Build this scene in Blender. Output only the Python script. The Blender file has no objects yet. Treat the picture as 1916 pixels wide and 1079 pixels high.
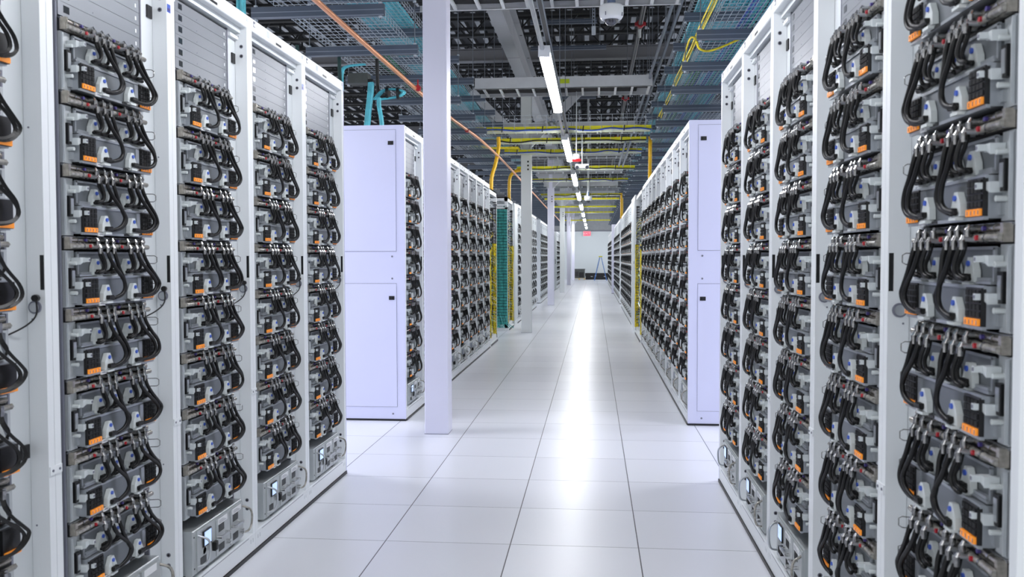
import bpy, math, random
from mathutils import Matrix, Vector
random.seed(7)
SC = bpy.context.scene
COL = SC.collection
PI = math.pi

# ---------------------------------------------------------------- materials
def lin(c):
    c = c / 255.0
    return c / 12.92 if c <= 0.04045 else ((c + 0.055) / 1.055) ** 2.4
def rgb(r, g, b): return (lin(r), lin(g), lin(b), 1.0)

def mat(name, col, rough=0.5, metal=0.0, var=0.0, scale=8.0, emit=None, strength=0.0, spec=None, bump=0.0, trans=0.0, coat=0.0):
    m = bpy.data.materials.new(name); m.use_nodes = True
    nt = m.node_tree; b = nt.nodes['Principled BSDF']
    c = rgb(*col)
    b.inputs['Base Color'].default_value = c
    b.inputs['Roughness'].default_value = rough
    b.inputs['Metallic'].default_value = metal
    if spec is not None: b.inputs['Specular IOR Level'].default_value = spec
    if trans: b.inputs['Transmission Weight'].default_value = trans
    if coat: b.inputs['Coat Weight'].default_value = coat
    if var or bump:
        tc = nt.nodes.new('ShaderNodeTexCoord'); n = nt.nodes.new('ShaderNodeTexNoise')
        n.inputs['Scale'].default_value = scale; n.inputs['Detail'].default_value = 3.0
        nt.links.new(tc.outputs['Object'], n.inputs['Vector'])
        if var:
            r = nt.nodes.new('ShaderNodeValToRGB')
            r.color_ramp.elements[0].position = 0.3; r.color_ramp.elements[1].position = 0.7
            r.color_ramp.elements[0].color = tuple(x * (1 - var) for x in c[:3]) + (1,)
            r.color_ramp.elements[1].color = tuple(min(1, x * (1 + var)) for x in c[:3]) + (1,)
            nt.links.new(n.outputs['Fac'], r.inputs['Fac']); nt.links.new(r.outputs['Color'], b.inputs['Base Color'])
        if bump:
            bp = nt.nodes.new('ShaderNodeBump'); bp.inputs['Strength'].default_value = bump
            nt.links.new(n.outputs['Fac'], bp.inputs['Height']); nt.links.new(bp.outputs['Normal'], b.inputs['Normal'])
    if emit:
        b.inputs['Emission Color'].default_value = rgb(*emit); b.inputs['Emission Strength'].default_value = strength
    return m

def perforated(name, col, dark, rough=0.4, metal=0.5, s=260.0):
    m = mat(name, col, rough, metal)
    nt = m.node_tree; b = nt.nodes['Principled BSDF']
    tc = nt.nodes.new('ShaderNodeTexCoord'); v = nt.nodes.new('ShaderNodeTexVoronoi')
    v.inputs['Scale'].default_value = s; v.inputs['Randomness'].default_value = 0.0
    r = nt.nodes.new('ShaderNodeValToRGB')
    r.color_ramp.elements[0].position = 0.28; r.color_ramp.elements[1].position = 0.42
    r.color_ramp.elements[0].color = rgb(*dark); r.color_ramp.elements[1].color = rgb(*col)
    nt.links.new(tc.outputs['Object'], v.inputs['Vector']); nt.links.new(v.outputs['Distance'], r.inputs['Fac'])
    nt.links.new(r.outputs['Color'], b.inputs['Base Color'])
    return m

M = {}
M['white'] = mat('white_powder_coat', (236, 240, 243), 0.38, var=0.012, scale=2)
M['white_in'] = mat('white_inner_sheet', (214, 219, 222), 0.45, var=0.02, scale=3)
M['door'] = mat('lavender_white_panel', (214, 216, 240), 0.35, var=0.01, scale=2)
M['seam'] = mat('panel_seam', (120, 122, 135), 0.6)
M['black'] = mat('black_plastic', (17, 17, 19), 0.4, var=0.1)
M['void'] = mat('dark_interior', (20, 21, 24), 0.8, var=0.1)
M['rubber'] = mat('black_rubber_hose', (8, 8, 9), 0.42, var=0.15, scale=60, spec=0.4)
M['steel'] = mat('zinc_plated_steel', (190, 194, 198), 0.32, 0.75, var=0.06, scale=12)
M['ear'] = mat('brushed_light_steel', (188, 193, 196), 0.42, 0.25, var=0.05, scale=30)
M['sled'] = perforated('perforated_grey_sheet', (120, 125, 130), (62, 65, 68))
M['sledframe'] = mat('grey_sheet_rim', (166, 171, 177), 0.35, 0.5, var=0.04)
M['chrome'] = mat('bright_nickel', (216, 216, 216), 0.16, 1.0, var=0.05, scale=40)
M['gun'] = mat('dark_nickel_coupling', (142, 142, 143), 0.2, 0.9, var=0.3, scale=90)
M['brass'] = mat('nickel_and_bronze_pipe', (160, 154, 144), 0.24, 0.85, var=0.3, scale=55)
M['clear'] = mat('smoky_clear_plastic', (162, 159, 152), 0.12, 0.3, var=0.45, scale=55)
M['latchp'] = mat('pale_plastic_latch', (216, 222, 222), 0.35, var=0.03)
M['clip'] = mat('frosted_plastic_clip', (208, 214, 216), 0.25, 0.0, var=0.05)
M['blue'] = mat('blue_button', (58, 92, 190), 0.35, var=0.05)
M['orange'] = mat('orange_tab', (243, 148, 44), 0.4, var=0.1, scale=90, emit=(243, 148, 44), strength=0.3)  # faint glow added to brighten the tabs, which hold no lamp
M['red'] = mat('red_cap', (170, 26, 40), 0.35, var=0.1)
M['strobered'] = mat('strobe_red', (214, 44, 50), 0.35, emit=(255, 40, 50), strength=0.5)
M['redled'] = mat('red_indicator', (255, 60, 80), 0.4, emit=(255, 50, 90), strength=2.0)
M['purple'] = mat('violet_cap', (70, 60, 130), 0.35, var=0.1)
M['label'] = mat('white_sticker', (238, 240, 242), 0.5, var=0.02)
M['blank'] = mat('blanking_panel_grey', (138, 142, 148), 0.4, 0.35, var=0.04, scale=5)
M['darkwin'] = mat('panel_window', (58, 62, 70), 0.12, 0.3)  # small dark window in each blanking panel, its own colour
M['screen'] = mat('lcd_screen', (190, 212, 250), 0.3, emit=(182, 208, 255), strength=0.75)
M['shelf'] = mat('power_shelf_steel', (184, 189, 190), 0.34, 0.45, var=0.04, scale=12)
M['strut'] = mat('blue_grey_strut', (84, 93, 108), 0.42, 0.3, var=0.08, scale=5)
M['strutlip'] = mat('strut_lip', (138, 146, 160), 0.35, 0.5, var=0.05)
M['wire'] = mat('galvanised_wire', (190, 198, 208), 0.35, 0.55, var=0.05)
M['aqua'] = mat('aqua_cable', (92, 196, 212), 0.45, var=0.22, scale=14)
M['teal'] = mat('teal_cable', (70, 165, 160), 0.45, var=0.35, scale=22)
M['bluec'] = mat('blue_cable', (44, 74, 160), 0.45, var=0.25, scale=14)
M['green'] = mat('green_cable', (40, 120, 80), 0.45, var=0.25, scale=14)
M['yellow'] = mat('yellow_fibre_duct', (224, 218, 26), 0.42, var=0.06, scale=6)
M['yellowc'] = mat('yellow_cable', (226, 206, 40), 0.45, var=0.3, scale=30)
M['cream'] = mat('translucent_duct_base', (196, 204, 176), 0.45, var=0.05)
M['amber'] = mat('amber_corrugated_tube', (238, 186, 24), 0.42, var=0.1, scale=30)
M['copper'] = mat('copper_pipe', (228, 156, 108), 0.33, 0.45, var=0.06, scale=5)
M['ladderw'] = mat('ladder_tray_paint', (205, 208, 212), 0.4, 0.2, var=0.05)
M['darkc'] = mat('black_power_cable', (26, 26, 28), 0.55, var=0.3, scale=30)
M['joist'] = mat('black_joist_steel', (20, 22, 26), 0.6, var=0.15)
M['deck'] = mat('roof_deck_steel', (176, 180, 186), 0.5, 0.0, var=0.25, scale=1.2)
M['deckshade'] = mat('roof_deck_recess_shade', (48, 50, 54), 0.6, var=0.2)  # darker copy of the deck: shade between flutes put into the colour
M['beamdark'] = mat('dim_grey_beam', (112, 113, 118), 0.5, var=0.06, scale=1.5)
M['rod'] = mat('threaded_rod_steel', (112, 118, 128), 0.4, 0.5, var=0.05)
M['beam'] = mat('primer_grey_beam', (190, 192, 198), 0.5, 0.0, var=0.05, scale=1.5)
M['column'] = mat('column_paint', (222, 222, 238), 0.35, var=0.012, scale=1.5)
M['colgrey'] = mat('column_paint_grey', (216, 220, 221), 0.35, var=0.012, scale=1.5)
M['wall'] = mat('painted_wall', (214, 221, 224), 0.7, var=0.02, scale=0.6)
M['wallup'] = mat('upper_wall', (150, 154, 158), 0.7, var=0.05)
M['pipe'] = mat('dark_steel_pipe', (70, 68, 72), 0.3, 0.7, var=0.1)
M['pipeblue'] = mat('blue_grey_conduit', (96, 110, 140), 0.35, 0.3, var=0.08)
M['lightbody'] = mat('light_housing', (225, 228, 232), 0.4)
M['lens'] = mat('light_lens', (255, 255, 255), 0.5, emit=(250, 250, 255), strength=52.0)
M['lensfar'] = mat('far_light_lens', (255, 255, 255), 0.5, emit=(250, 252, 255), strength=66.0)
M['domec'] = mat('camera_shell', (226, 228, 230), 0.35)
M['glassd'] = mat('smoked_dome', (60, 62, 70), 0.05, 0.2, spec=0.9)
M['stickerg'] = mat('lime_sticker', (190, 210, 20), 0.5)
M['exit'] = mat('exit_sign_red', (250, 70, 90), 0.4, emit=(255, 40, 70), strength=1.6)
M['ladderb'] = mat('blue_fibreglass', (70, 120, 190), 0.4)
M['wood'] = mat('pallet_wood', (196, 172, 128), 0.7, var=0.12, scale=10)
M['crate'] = mat('grey_crate', (74, 78, 76), 0.6, var=0.15)
M['greycab'] = mat('grey_cabinet', (150, 156, 158), 0.45, var=0.03)
M['greenstrap'] = mat('dark_green_strap', (28, 62, 60), 0.6)

def floor_material():
    m = bpy.data.materials.new('raised_floor_tiles'); m.use_nodes = True
    nt = m.node_tree; N = nt.nodes; L = nt.links; b = N['Principled BSDF']
    tc = N.new('ShaderNodeTexCoord'); sep = N.new('ShaderNodeSeparateXYZ'); L.new(tc.outputs['Object'], sep.inputs[0])
    def mth(op, a, bb=None):
        n = N.new('ShaderNodeMath'); n.operation = op
        for i, v in enumerate((a, bb)):
            if v is None: continue
            if isinstance(v, (int, float)): n.inputs[i].default_value = v
            else: L.new(v, n.inputs[i])
        return n.outputs[0]
    T = 0.6096
    def line(o, off, w):
        f = mth('FRACT', mth('DIVIDE', mth('SUBTRACT', o, off), T))
        d = mth('MINIMUM', f, mth('SUBTRACT', 1.0, f))
        return mth('LESS_THAN', mth('MULTIPLY', d, T), w)
    lx = line(sep.outputs[0], -1.0047 - 10 * T, 0.0026)
    ly = line(sep.outputs[1], 4.1187 - 20 * T, 0.0019)
    fx = mth('FLOOR', mth('DIVIDE', mth('SUBTRACT', sep.outputs[0], -1.0047 - 10 * T), T))
    fy = mth('FLOOR', mth('DIVIDE', mth('SUBTRACT', sep.outputs[1], 4.1187 - 20 * T), T))
    cb = N.new('ShaderNodeCombineXYZ'); L.new(fx, cb.inputs[0]); L.new(fy, cb.inputs[1])
    wn = N.new('ShaderNodeTexWhiteNoise'); L.new(cb.outputs[0], wn.inputs['Vector'])
    tile = N.new('ShaderNodeMix'); tile.data_type = 'RGBA'
    tile.inputs[6].default_value = rgb(226, 228, 235); tile.inputs[7].default_value = rgb(238, 240, 246)
    ns = N.new('ShaderNodeTexNoise'); ns.inputs['Scale'].default_value = 1.6; L.new(tc.outputs['Object'], ns.inputs['Vector'])
    L.new(mth('ADD', mth('MULTIPLY', wn.outputs['Value'], 0.6), mth('MULTIPLY', ns.outputs['Fac'], 0.4)), tile.inputs[0])
    mx = N.new('ShaderNodeMix'); mx.data_type = 'RGBA'; L.new(lx, mx.inputs[0]); L.new(tile.outputs[2], mx.inputs[6])
    mx.inputs[7].default_value = rgb(62, 64, 72)
    my = N.new('ShaderNodeMix'); my.data_type = 'RGBA'; L.new(ly, my.inputs[0]); L.new(mx.outputs[2], my.inputs[6])
    my.inputs[7].default_value = rgb(104, 106, 114)
    L.new(my.outputs[2], b.inputs['Base Color'])
    b.inputs['Roughness'].default_value = 0.3; b.inputs['Specular IOR Level'].default_value = 0.55
    return m
M['floor'] = floor_material()

# ---------------------------------------------------------------- mesh builder
class MB:
    def __init__(s): s.v = []; s.f = []; s.m = []; s.mats = []; s.sm = []
    def mi(s, k):
        if k not in s.mats: s.mats.append(k)
        return s.mats.index(k)
    def add(s, vs, fs, k, smooth=False):
        o = len(s.v); s.v += [tuple(p) for p in vs]; i = s.mi(k)
        for f in fs: s.f.append([o + j for j in f]); s.m.append(i); s.sm.append(smooth)
    def box(s, x0, x1, y0, y1, z0, z1, k, skip=''):
        vs = [(x0, y0, z0), (x1, y0, z0), (x1, y1, z0), (x0, y1, z0), (x0, y0, z1), (x1, y0, z1), (x1, y1, z1), (x0, y1, z1)]
        fs = {'b': (0, 3, 2, 1), 't': (4, 5, 6, 7), 'f': (0, 1, 5, 4), 'k': (2, 3, 7, 6), 'l': (3, 0, 4, 7), 'r': (1, 2, 6, 5)}
        s.add(vs, [f for c, f in fs.items() if c not in skip], k)
    def bbox(s, x0, x1, y0, y1, z0, z1, k, c=0.003):
        # box with chamfered front (-y) and vertical edges
        y = y0 + c
        vs = [(x0 + c, y0, z0 + c), (x1 - c, y0, z0 + c), (x1 - c, y0, z1 - c), (x0 + c, y0, z1 - c),
              (x0, y, z0), (x1, y, z0), (x1, y, z1), (x0, y, z1), (x0, y1, z0), (x1, y1, z0), (x1, y1, z1), (x0, y1, z1)]
        fs = [(0, 1, 2, 3), (4, 5, 1, 0), (5, 6, 2, 1), (6, 7, 3, 2), (7, 4, 0, 3), (4, 8, 9, 5), (5, 9, 10, 6), (6, 10, 11, 7), (7, 11, 8, 4), (9, 8, 11, 10)]
        s.add(vs, fs, k)
    def obox(s, c, ax, ay, az, k):
        c = Vector(c); ax, ay, az = Vector(ax), Vector(ay), Vector(az)
        vs = [c + i * ax + j * ay + l * az for l in (-1, 1) for i, j in ((-1, -1), (1, -1), (1, 1), (-1, 1))]
        s.add(vs, [(0, 3, 2, 1), (4, 5, 6, 7), (0, 1, 5, 4), (1, 2, 6, 5), (2, 3, 7, 6), (3, 0, 4, 7)], k)
    def bar(s, a, b, w, h, k, up=(0, 0, 1)):
        a, b = Vector(a), Vector(b); d = b - a; u = Vector(up)
        sd = d.cross(u)
        if sd.length < 1e-6: sd = Vector((1, 0, 0))
        sd.normalize(); up2 = sd.cross(d).normalized()
        s.obox((a + b) / 2, d / 2, sd * w / 2, up2 * h / 2, k)
    def tube(s, pts, r, k, n=8, cap=True, r2=None):
        P = [Vector(p) for p in pts]; rings = []
        d0 = (P[1] - P[0]).normalized()
        ref = Vector((0, 0, 1)) if abs(d0.z) < 0.9 else Vector((1, 0, 0))
        u = d0.cross(ref).normalized()
        vs = []
        for i, p in enumerate(P):
            d = (P[min(i + 1, len(P) - 1)] - P[max(i - 1, 0)]).normalized()
            u = (u - d * u.dot(d)); u.normalize(); w = d.cross(u)
            rr = r if r2 is None else r + (r2 - r) * i / (len(P) - 1)
            for j in range(n):
                a = 2 * PI * j / n; vs.append(p + (u * math.cos(a) + w * math.sin(a)) * rr)
        fs = []
        for i in range(len(P) - 1):
            for j in range(n):
                a = i * n + j; b = i * n + (j + 1) % n
                fs.append((a, b, b + n, a + n))
        s.add(vs, fs, k, n > 4)
        if cap:
            s.add(vs[:n], [tuple(range(n))[::-1]], k); s.add(vs[-n:], [tuple(range(n))], k)
    def cyl(s, a, b, r, k, n=12, r2=None): s.tube([a, b], r, k, n, True, r2)
    def prism(s, prof, axis, a, b, k):
        # prof: list of 2D points; axis 'y': prof=(x,z) extruded a..b along y; axis 'x': prof=(y,z)
        n = len(prof)
        def P(p, t): return (p[0], t, p[1]) if axis == 'y' else (t, p[0], p[1]) if axis == 'x' else (p[0], p[1], t)
        vs = [P(p, a) for p in prof] + [P(p, b) for p in prof]
        fs = [tuple(range(n)), tuple(range(2 * n - 1, n - 1, -1))] + [((i + 1) % n, i, i + n, (i + 1) % n + n) for i in range(n)]
        s.add(vs, fs, k)
    def lathe(s, c, prof, k, n=24):
        c = Vector(c); vs = []
        for r, z in prof:
            for j in range(n):
                a = 2 * PI * j / n; vs.append(c + Vector((r * math.cos(a), r * math.sin(a), z)))
        fs = [(i * n + j, i * n + (j + 1) % n, (i + 1) * n + (j + 1) % n, (i + 1) * n + j) for i in range(len(prof) - 1) for j in range(n)]
        s.add(vs, fs, k, True)
    def mesh(s, name):
        me = bpy.data.meshes.new(name); me.from_pydata(s.v, [], s.f)
        for k in s.mats: me.materials.append(M[k])
        me.polygons.foreach_set('material_index', s.m); me.polygons.foreach_set('use_smooth', s.sm)
        me.update(); return me
    def build(s, name, parent=None): return link(name, s.mesh(name), parent)

def link(name, data, parent=None, loc=None, rz=0):
    o = bpy.data.objects.new(name, data); COL.objects.link(o)
    if parent: o.parent = parent
    if loc: o.location = loc
    if rz: o.rotation_euler = (0, 0, rz)
    return o
def tag(o, label=None, cat=None, group=None, kind=None):
    if label: o['label'] = label
    if cat: o['category'] = cat
    if group: o['group'] = group
    if kind: o['kind'] = kind
    return o
def thing(name, label, cat, loc=(0, 0, 0), rz=0, group=None):
    return tag(link(name, None, None, loc, rz), label, cat, group)

def bez(pts, n):
    # catmull-rom through points
    P = [Vector(p) for p in pts]; P = [2 * P[0] - P[1]] + P + [2 * P[-1] - P[-2]]; out = []
    seg = len(P) - 3
    for i in range(seg):
        for j in range(n):
            t = j / n; a, b, c, d = P[i:i + 4]
            out.append(0.5 * ((2 * b) + (c - a) * t + (2 * a - 5 * b + 4 * c - d) * t * t + (3 * b - a - 3 * c + d) * t ** 3))
    out.append(P[-2]); return out

ORD = ['first', 'second', 'third', 'fourth', 'fifth', 'sixth', 'seventh', 'eighth', 'ninth', 'tenth', 'eleventh', 'twelfth']

# ---------------------------------------------------------------- building shell
XL, XR = -1.57, 0.77          # aisle faces of the two rack rows
YEND = 54.8
b = MB(); b.box(-13, 12, -3, YEND, -0.05, 0, 'floor'); tag(b.build('floor'), kind='structure')
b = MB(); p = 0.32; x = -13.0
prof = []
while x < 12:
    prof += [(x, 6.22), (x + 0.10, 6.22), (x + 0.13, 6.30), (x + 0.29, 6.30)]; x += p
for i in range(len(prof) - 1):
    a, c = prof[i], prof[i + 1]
    b.add([(a[0], -3, a[1]), (c[0], -3, c[1]), (c[0], YEND, c[1]), (a[0], YEND, a[1])], [(0, 1, 2, 3)], 'deck' if i % 4 == 0 else 'deckshade')  # light flute bottoms, painted shade on the other faces for contrast
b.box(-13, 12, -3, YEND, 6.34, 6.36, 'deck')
tag(b.build('ceiling'), kind='structure')
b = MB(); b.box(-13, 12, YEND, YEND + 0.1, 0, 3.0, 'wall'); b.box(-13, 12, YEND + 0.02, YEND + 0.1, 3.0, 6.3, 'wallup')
tag(b.build('wall_back'), kind='structure')
b = MB(); b.box(-13, 12, YEND - 0.03, YEND - 0.001, 2.98, 3.04, 'seam'); tag(b.build('trim_1'), kind='structure')

# ---------------------------------------------------------------- server unit (19 inch wide, 5 units high)
SW = 0.4826
def short_hose(uc, ul, back, j, n=5, ns=8):
    y = -0.052 if not back else -0.036
    zc = 0.178 if not back else 0.198
    b = MB(); pts = [(uc, y, zc), (uc + 0.003, y - 0.006, 0.160), (uc + 0.012 + j, y - 0.010, 0.132), (uc + 0.004 + j, y - 0.008, 0.112), (uc - 0.016, y - 0.002, 0.105), (ul + 0.006, -0.030, 0.107)]
    b.tube(bez(pts, n), 0.0050, 'rubber', ns); return b
def long_hose(uc, ul, bulge, j, back, n=6, ns=8):
    y = -0.052 if not back else -0.040
    zc = 0.178 if not back else 0.198
    b = MB(); pts = [(uc, y, zc), (uc + 0.003, y - 0.006, 0.152), (uc + (bulge - uc) * 0.38, -0.060, 0.118), (uc + (bulge - uc) * 0.82, -0.062, 0.084), (bulge + j, -0.062, 0.056 + j), (bulge - 0.016 + j, -0.060, 0.034 + j * .5), (bulge - 0.055 + j, -0.056, 0.022), (ul + 0.006, -0.046, 0.023)]
    b.tube(bez(pts, n), 0.0062, 'rubber', ns); return b
UPL = [0.138, 0.226, 0.323, 0.405]; LOL = [0.157, 0.325]
AB = [0.118, 0.161, 0.202]; BB = [0.301, 0.345, 0.387]
def hose_specs(v, db=0.0):
    r = random.Random(v * 11 + 3)
    S = []
    for base, ups, lo, bul in ((AB, UPL[:2], LOL[0], 0.243), (BB, UPL[2:], LOL[1], 0.448)):
        S.append(('s', base[0] - 0.006, ups[0] + 0.008, False, r.uniform(-.004, .006)))
        S.append(('s', base[0] + 0.006, ups[0] + 0.020, True, r.uniform(0, .008)))
        S.append(('s', base[1] + 0.012, ups[1] - 0.004, True, r.uniform(0, .006)))
        S.append(('s', base[2] + 0.010, ups[1] + 0.022, True, r.uniform(0, .008)))
        S.append(('l', base[1] - 0.008, lo, False, bul - db + r.uniform(-.014, .010), r.uniform(-.006, .006)))
        S.append(('l', base[2] - 0.012, lo + 0.010, False, bul - db + r.uniform(-.006, .018), r.uniform(-.008, .006)))
    return S
def coupling_at(uc, back):
    b = MB(); y = -0.052 if not back else -0.036; zc = 0.174 if not back else 0.196
    b.cyl((uc, y, zc - 0.008), (uc, y, zc + 0.012), 0.0072, 'gun', 8)
    b.cyl((uc, y, zc + 0.010), (uc, y + 0.004, zc + 0.021), 0.0062, 'chrome', 8, 0.0040)
    b.cyl((uc, y, zc + 0.014), (uc, y + 0.040, zc + 0.012), 0.0055, 'steel', 6)
    return b
def sled_upper(lod=0):
    b = MB()
    b.box(0.046, 0.462, -0.010, 0.30, 0.100, 0.170, 'sled', 'k')
    if lod < 2:
        b.box(0.046, 0.462, -0.015, -0.009, 0.166, 0.172, 'sledframe'); b.box(0.046, 0.462, -0.022, -0.009, 0.095, 0.101, 'sledframe')
        b.box(0.046, 0.053, -0.015, -0.009, 0.100, 0.170, 'sledframe')
        b.box(0.055, 0.45, -0.020, -0.010, 0.1015, 0.108, 'sledframe')
    return b
def sled_lower(lod=0):
    b = MB()
    b.box(0.043, 0.464, -0.030, 0.30, 0.006, 0.092, 'sledframe', 'k')
    b.box(0.121, 0.388, -0.0325, -0.029, 0.012, 0.084, 'sled')
    if lod < 2:
        b.box(0.043, 0.464, -0.036, -0.029, 0.086, 0.093, 'sledframe'); b.box(0.043, 0.464, -0.038, -0.029, 0.003, 0.010, 'sledframe')
        b.box(0.28, 0.33, -0.040, -0.036, 0.004, 0.010, 'black')
        b.box(0.366, 0.388, -0.037, -0.032, 0.012, 0.084, 'sledframe')
    return b
def conn_block(u, lod=0):
    b = MB(); w = 0.072
    b.box(u, u + w, -0.040, -0.029, 0.010, 0.088, 'black')
    if lod == 0:
        for i in range(4):
            for j in range(4):
                b.box(u + 0.004 + i * 0.0168, u + 0.0175 + i * 0.0168, -0.043, -0.040, 0.029 + j * 0.0145, 0.040 + j * 0.0145, 'void')
    return b
def tabs(u, lod=0):
    b = MB()
    if lod < 2:
        for i in range(4):
            x0 = u + 0.0035 + i * 0.0168
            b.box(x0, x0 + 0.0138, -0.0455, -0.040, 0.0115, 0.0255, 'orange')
            b.box(x0 + 0.003, x0 + 0.0065, -0.0462, -0.0455, 0.0135, 0.0225, 'brass')
    else: b.box(u + 0.0035, u + 0.068, -0.0455, -0.040, 0.0115, 0.0255, 'orange')
    return b
def latch(u, z, lod=0):
    # wedge shaped pale latch: wide foot, narrow head
    b = MB(); y = -0.012 if z > 0.09 else -0.034
    prof = [(u - 0.026, z - 0.006), (u + 0.026, z - 0.006), (u + 0.024, z + 0.012), (u + 0.007, z + 0.046), (u - 0.009, z + 0.046), (u - 0.024, z + 0.020)]
    b.prism(prof, 'y', y - 0.014, y, 'latchp')
    if lod < 2:
        for i in (-1, 0, 1): b.cyl((u + i * 0.010 + 0.004, y - 0.013, z + 0.007), (u + i * 0.010 + 0.004, y - 0.026, z + 0.007), 0.0055, 'rubber', 6)
        b.cyl((u - 0.012, y - 0.020, z + 0.003), (u + 0.020, y - 0.022, z + 0.003), 0.006, 'rubber', 6)
        b.box(u - 0.016, u + 0.020, y - 0.020, y, z - 0.014, z - 0.007, 'latchp')
    return b
def button(u, z):
    b = MB(); y = -0.026 if z > 0.09 else -0.048
    b.cyl((u, y, z + 0.033), (u, y - 0.004, z + 0.033), 0.0062, 'blue', 8); return b
def manifold(lod=0):
    b = MB()
    b.box(0.0, 0.47, 0.0, 0.30, 0.177, 0.218, 'void', 'k')
    n = 8 if lod < 2 else 5
    b.tube([(0.004, -0.010, 0.209), (0.455, -0.010, 0.209)], 0.0085, 'brass', n)
    b.tube([(0.002, -0.022, 0.190), (0.462, -0.022, 0.190)], 0.0085, 'clear', n)
    b.box(0.0, 0.012, -0.020, 0.0, 0.180, 0.218, 'brass'); b.box(0.012, 0.10, -0.012, 0.0, 0.181, 0.216, 'clear'); b.box(0.0, 0.47, -0.004, 0.004, 0.214, 0.2195, 'steel')
    if lod < 2:
        for i in range(9): b.tube([(0.045 + i * 0.048, -0.010, 0.209), (0.052 + i * 0.048, -0.010, 0.209)], 0.0105, 'gun', n)
        for i in range(8): b.tube([(0.06 + i * 0.05, -0.022, 0.190), (0.066 + i * 0.05, -0.022, 0.190)], 0.0105, 'gun', n)
        for u in (0.105, 0.29): b.cyl((u - 0.014, -0.024, 0.190), (u - 0.014, -0.034, 0.190), 0.0055, 'red', 8); b.cyl((u - 0.022, -0.012, 0.209), (u - 0.022, -0.024, 0.209), 0.005, 'purple', 8)
    return b
def ear(left=True, lod=0):
    b = MB()
    if left:
        b.box(0.0, 0.046, -0.003, 0.012, 0.0, 0.176, 'ear'); b.box(0.0, 0.004, -0.010, 0.0, 0.004, 0.172, 'ear')
        for z in (0.022, 0.066, 0.110, 0.154): b.cyl((0.010, -0.003, z), (0.010, -0.0045, z), 0.0028, 'black', 6)
    else:
        b.box(0.460, SW, -0.003, 0.012, 0.0, 0.176, 'ear')
    return b
def ear_handle():
    b = MB()
    b.box(0.012, 0.034, -0.014, -0.003, 0.058, 0.122, 'black'); b.box(0.017, 0.032, -0.0155, -0.014, 0.066, 0.114, 'steel')
    b.cyl((0.026, -0.003, 0.136), (0.026, -0.024, 0.136), 0.006, 'latchp', 8); b.cyl((0.026, -0.003, 0.044), (0.026, -0.024, 0.044), 0.006, 'latchp', 8)
    b.box(0.030, 0.046, -0.012, -0.003, 0.012, 0.036, 'steel'); return b
def clip(z, lod=0):
    b = MB()
    b.prism([(0.030, z - 0.008), (0.044, z - 0.002), (0.056, z - 0.002), (0.056, z + 0.014), (0.030, z + 0.014)], 'y', -0.034, -0.004, 'clip')
    b.box(0.046, 0.058, -0.050, -0.034, z, z + 0.013, 'clip'); b.box(0.049, 0.056, -0.0512, -0.050, z + 0.003, z + 0.010, 'seam'); return b
def wire_loop(z):
    b = MB(); x = 0.478
    b.tube([(x, 0, z - .014), (x + .010, -.034, z - .014), (x + .012, -.042, z - .009), (x + .012, -.042, z + .009), (x + .010, -.034, z + .014), (x, 0, z + .014)], 0.0015, 'gun', 5)
    return b
def sticker(o=0.0):
    b = MB(); b.box(0.120 + o, 0.150 + o, -0.042, -0.038, 0.000, 0.012, 'label'); b.box(0.123 + o, 0.147 + o, -0.0424, -0.042, 0.004, 0.0055, 'seam'); b.box(0.123 + o, 0.140 + o, -0.0424, -0.042, 0.007, 0.0085, 'seam'); return b

def proto_parts(v, lod, so=0.0, db=0.0):
    """list of (name, mesh, [(subname, mesh)...])"""
    out = []
    out.append(('upper_sled', sled_upper().mesh('upper_sled'), []))
    out.append(('lower_sled', sled_lower().mesh('lower_sled'), [('asset_sticker', sticker(so).mesh('asset_sticker'))]))
    hd = [('ear_handle', ear_handle().mesh('ear_handle'))] if lod == 0 else []
    e = ear()
    if lod: eh = ear_handle(); e.add(eh.v, eh.f, 'ear')
    out.append(('mounting_ear', e.mesh('mounting_ear'), hd)); out.append(('mounting_ear', ear(False).mesh('mounting_ear'), []))
    for u in (0.044, 0.390): out.append(('connector_block', conn_block(u).mesh('connector_block'), [('orange_tabs', tabs(u).mesh('orange_tabs'))]))
    for u in UPL: out.append(('hose_latch', latch(u, 0.104).mesh('hose_latch'), [('blue_button', button(u, 0.104).mesh('blue_button'))]))
    for u in LOL: out.append(('hose_latch', latch(u, 0.020).mesh('hose_latch'), [('blue_button', button(u, 0.020).mesh('blue_button'))]))
    mf = manifold()
    for z in (0.140, 0.064): out.append(('retaining_clip', clip(z).mesh('retaining_clip'), []))
    for z in (0.146, 0.074): out.append(('wire_loop', wire_loop(z).mesh('wire_loop'), []))
    for sp in hose_specs(v, db):
        if sp[0] == 's': h = short_hose(sp[1], sp[2], sp[3], sp[4])
        else: h = long_hose(sp[1], sp[2], sp[4], sp[5], sp[3])
        cm = coupling_at(sp[1], sp[3])
        if lod == 0: out.append(('coolant_hose', h.mesh('coolant_hose'), [('hose_coupling', cm.mesh('hose_coupling'))]))
        else:
            for i, f in enumerate(cm.f): pass
            merge(mf, cm); out.append(('coolant_hose', h.mesh('coolant_hose'), []))
    out.append(('manifold', mf.mesh('manifold'), []))
    return out
def merge(a, c, off=(0, 0, 0)):
    o = len(a.v); a.v += [(p[0] + off[0], p[1] + off[1], p[2] + off[2]) for p in c.v]
    for f, m, s in zip(c.f, c.m, c.sm): a.f.append([o + i for i in f]); a.m.append(a.mi(c.mats[m])); a.sm.append(s)
def single_body(v, hoses=True, nseg=3, ns=5):
    b = MB(); merge(b, sled_upper(2)); merge(b, sled_lower(2)); merge(b, ear()); merge(b, ear(False))
    for u in (0.044, 0.390): merge(b, conn_block(u, 2)); merge(b, tabs(u, 2))
    for u in UPL: merge(b, latch(u, 0.104, 2))
    for u in LOL: merge(b, latch(u, 0.020, 2))
    merge(b, clip(0.140)); merge(b, clip(0.064))
    return b
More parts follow.
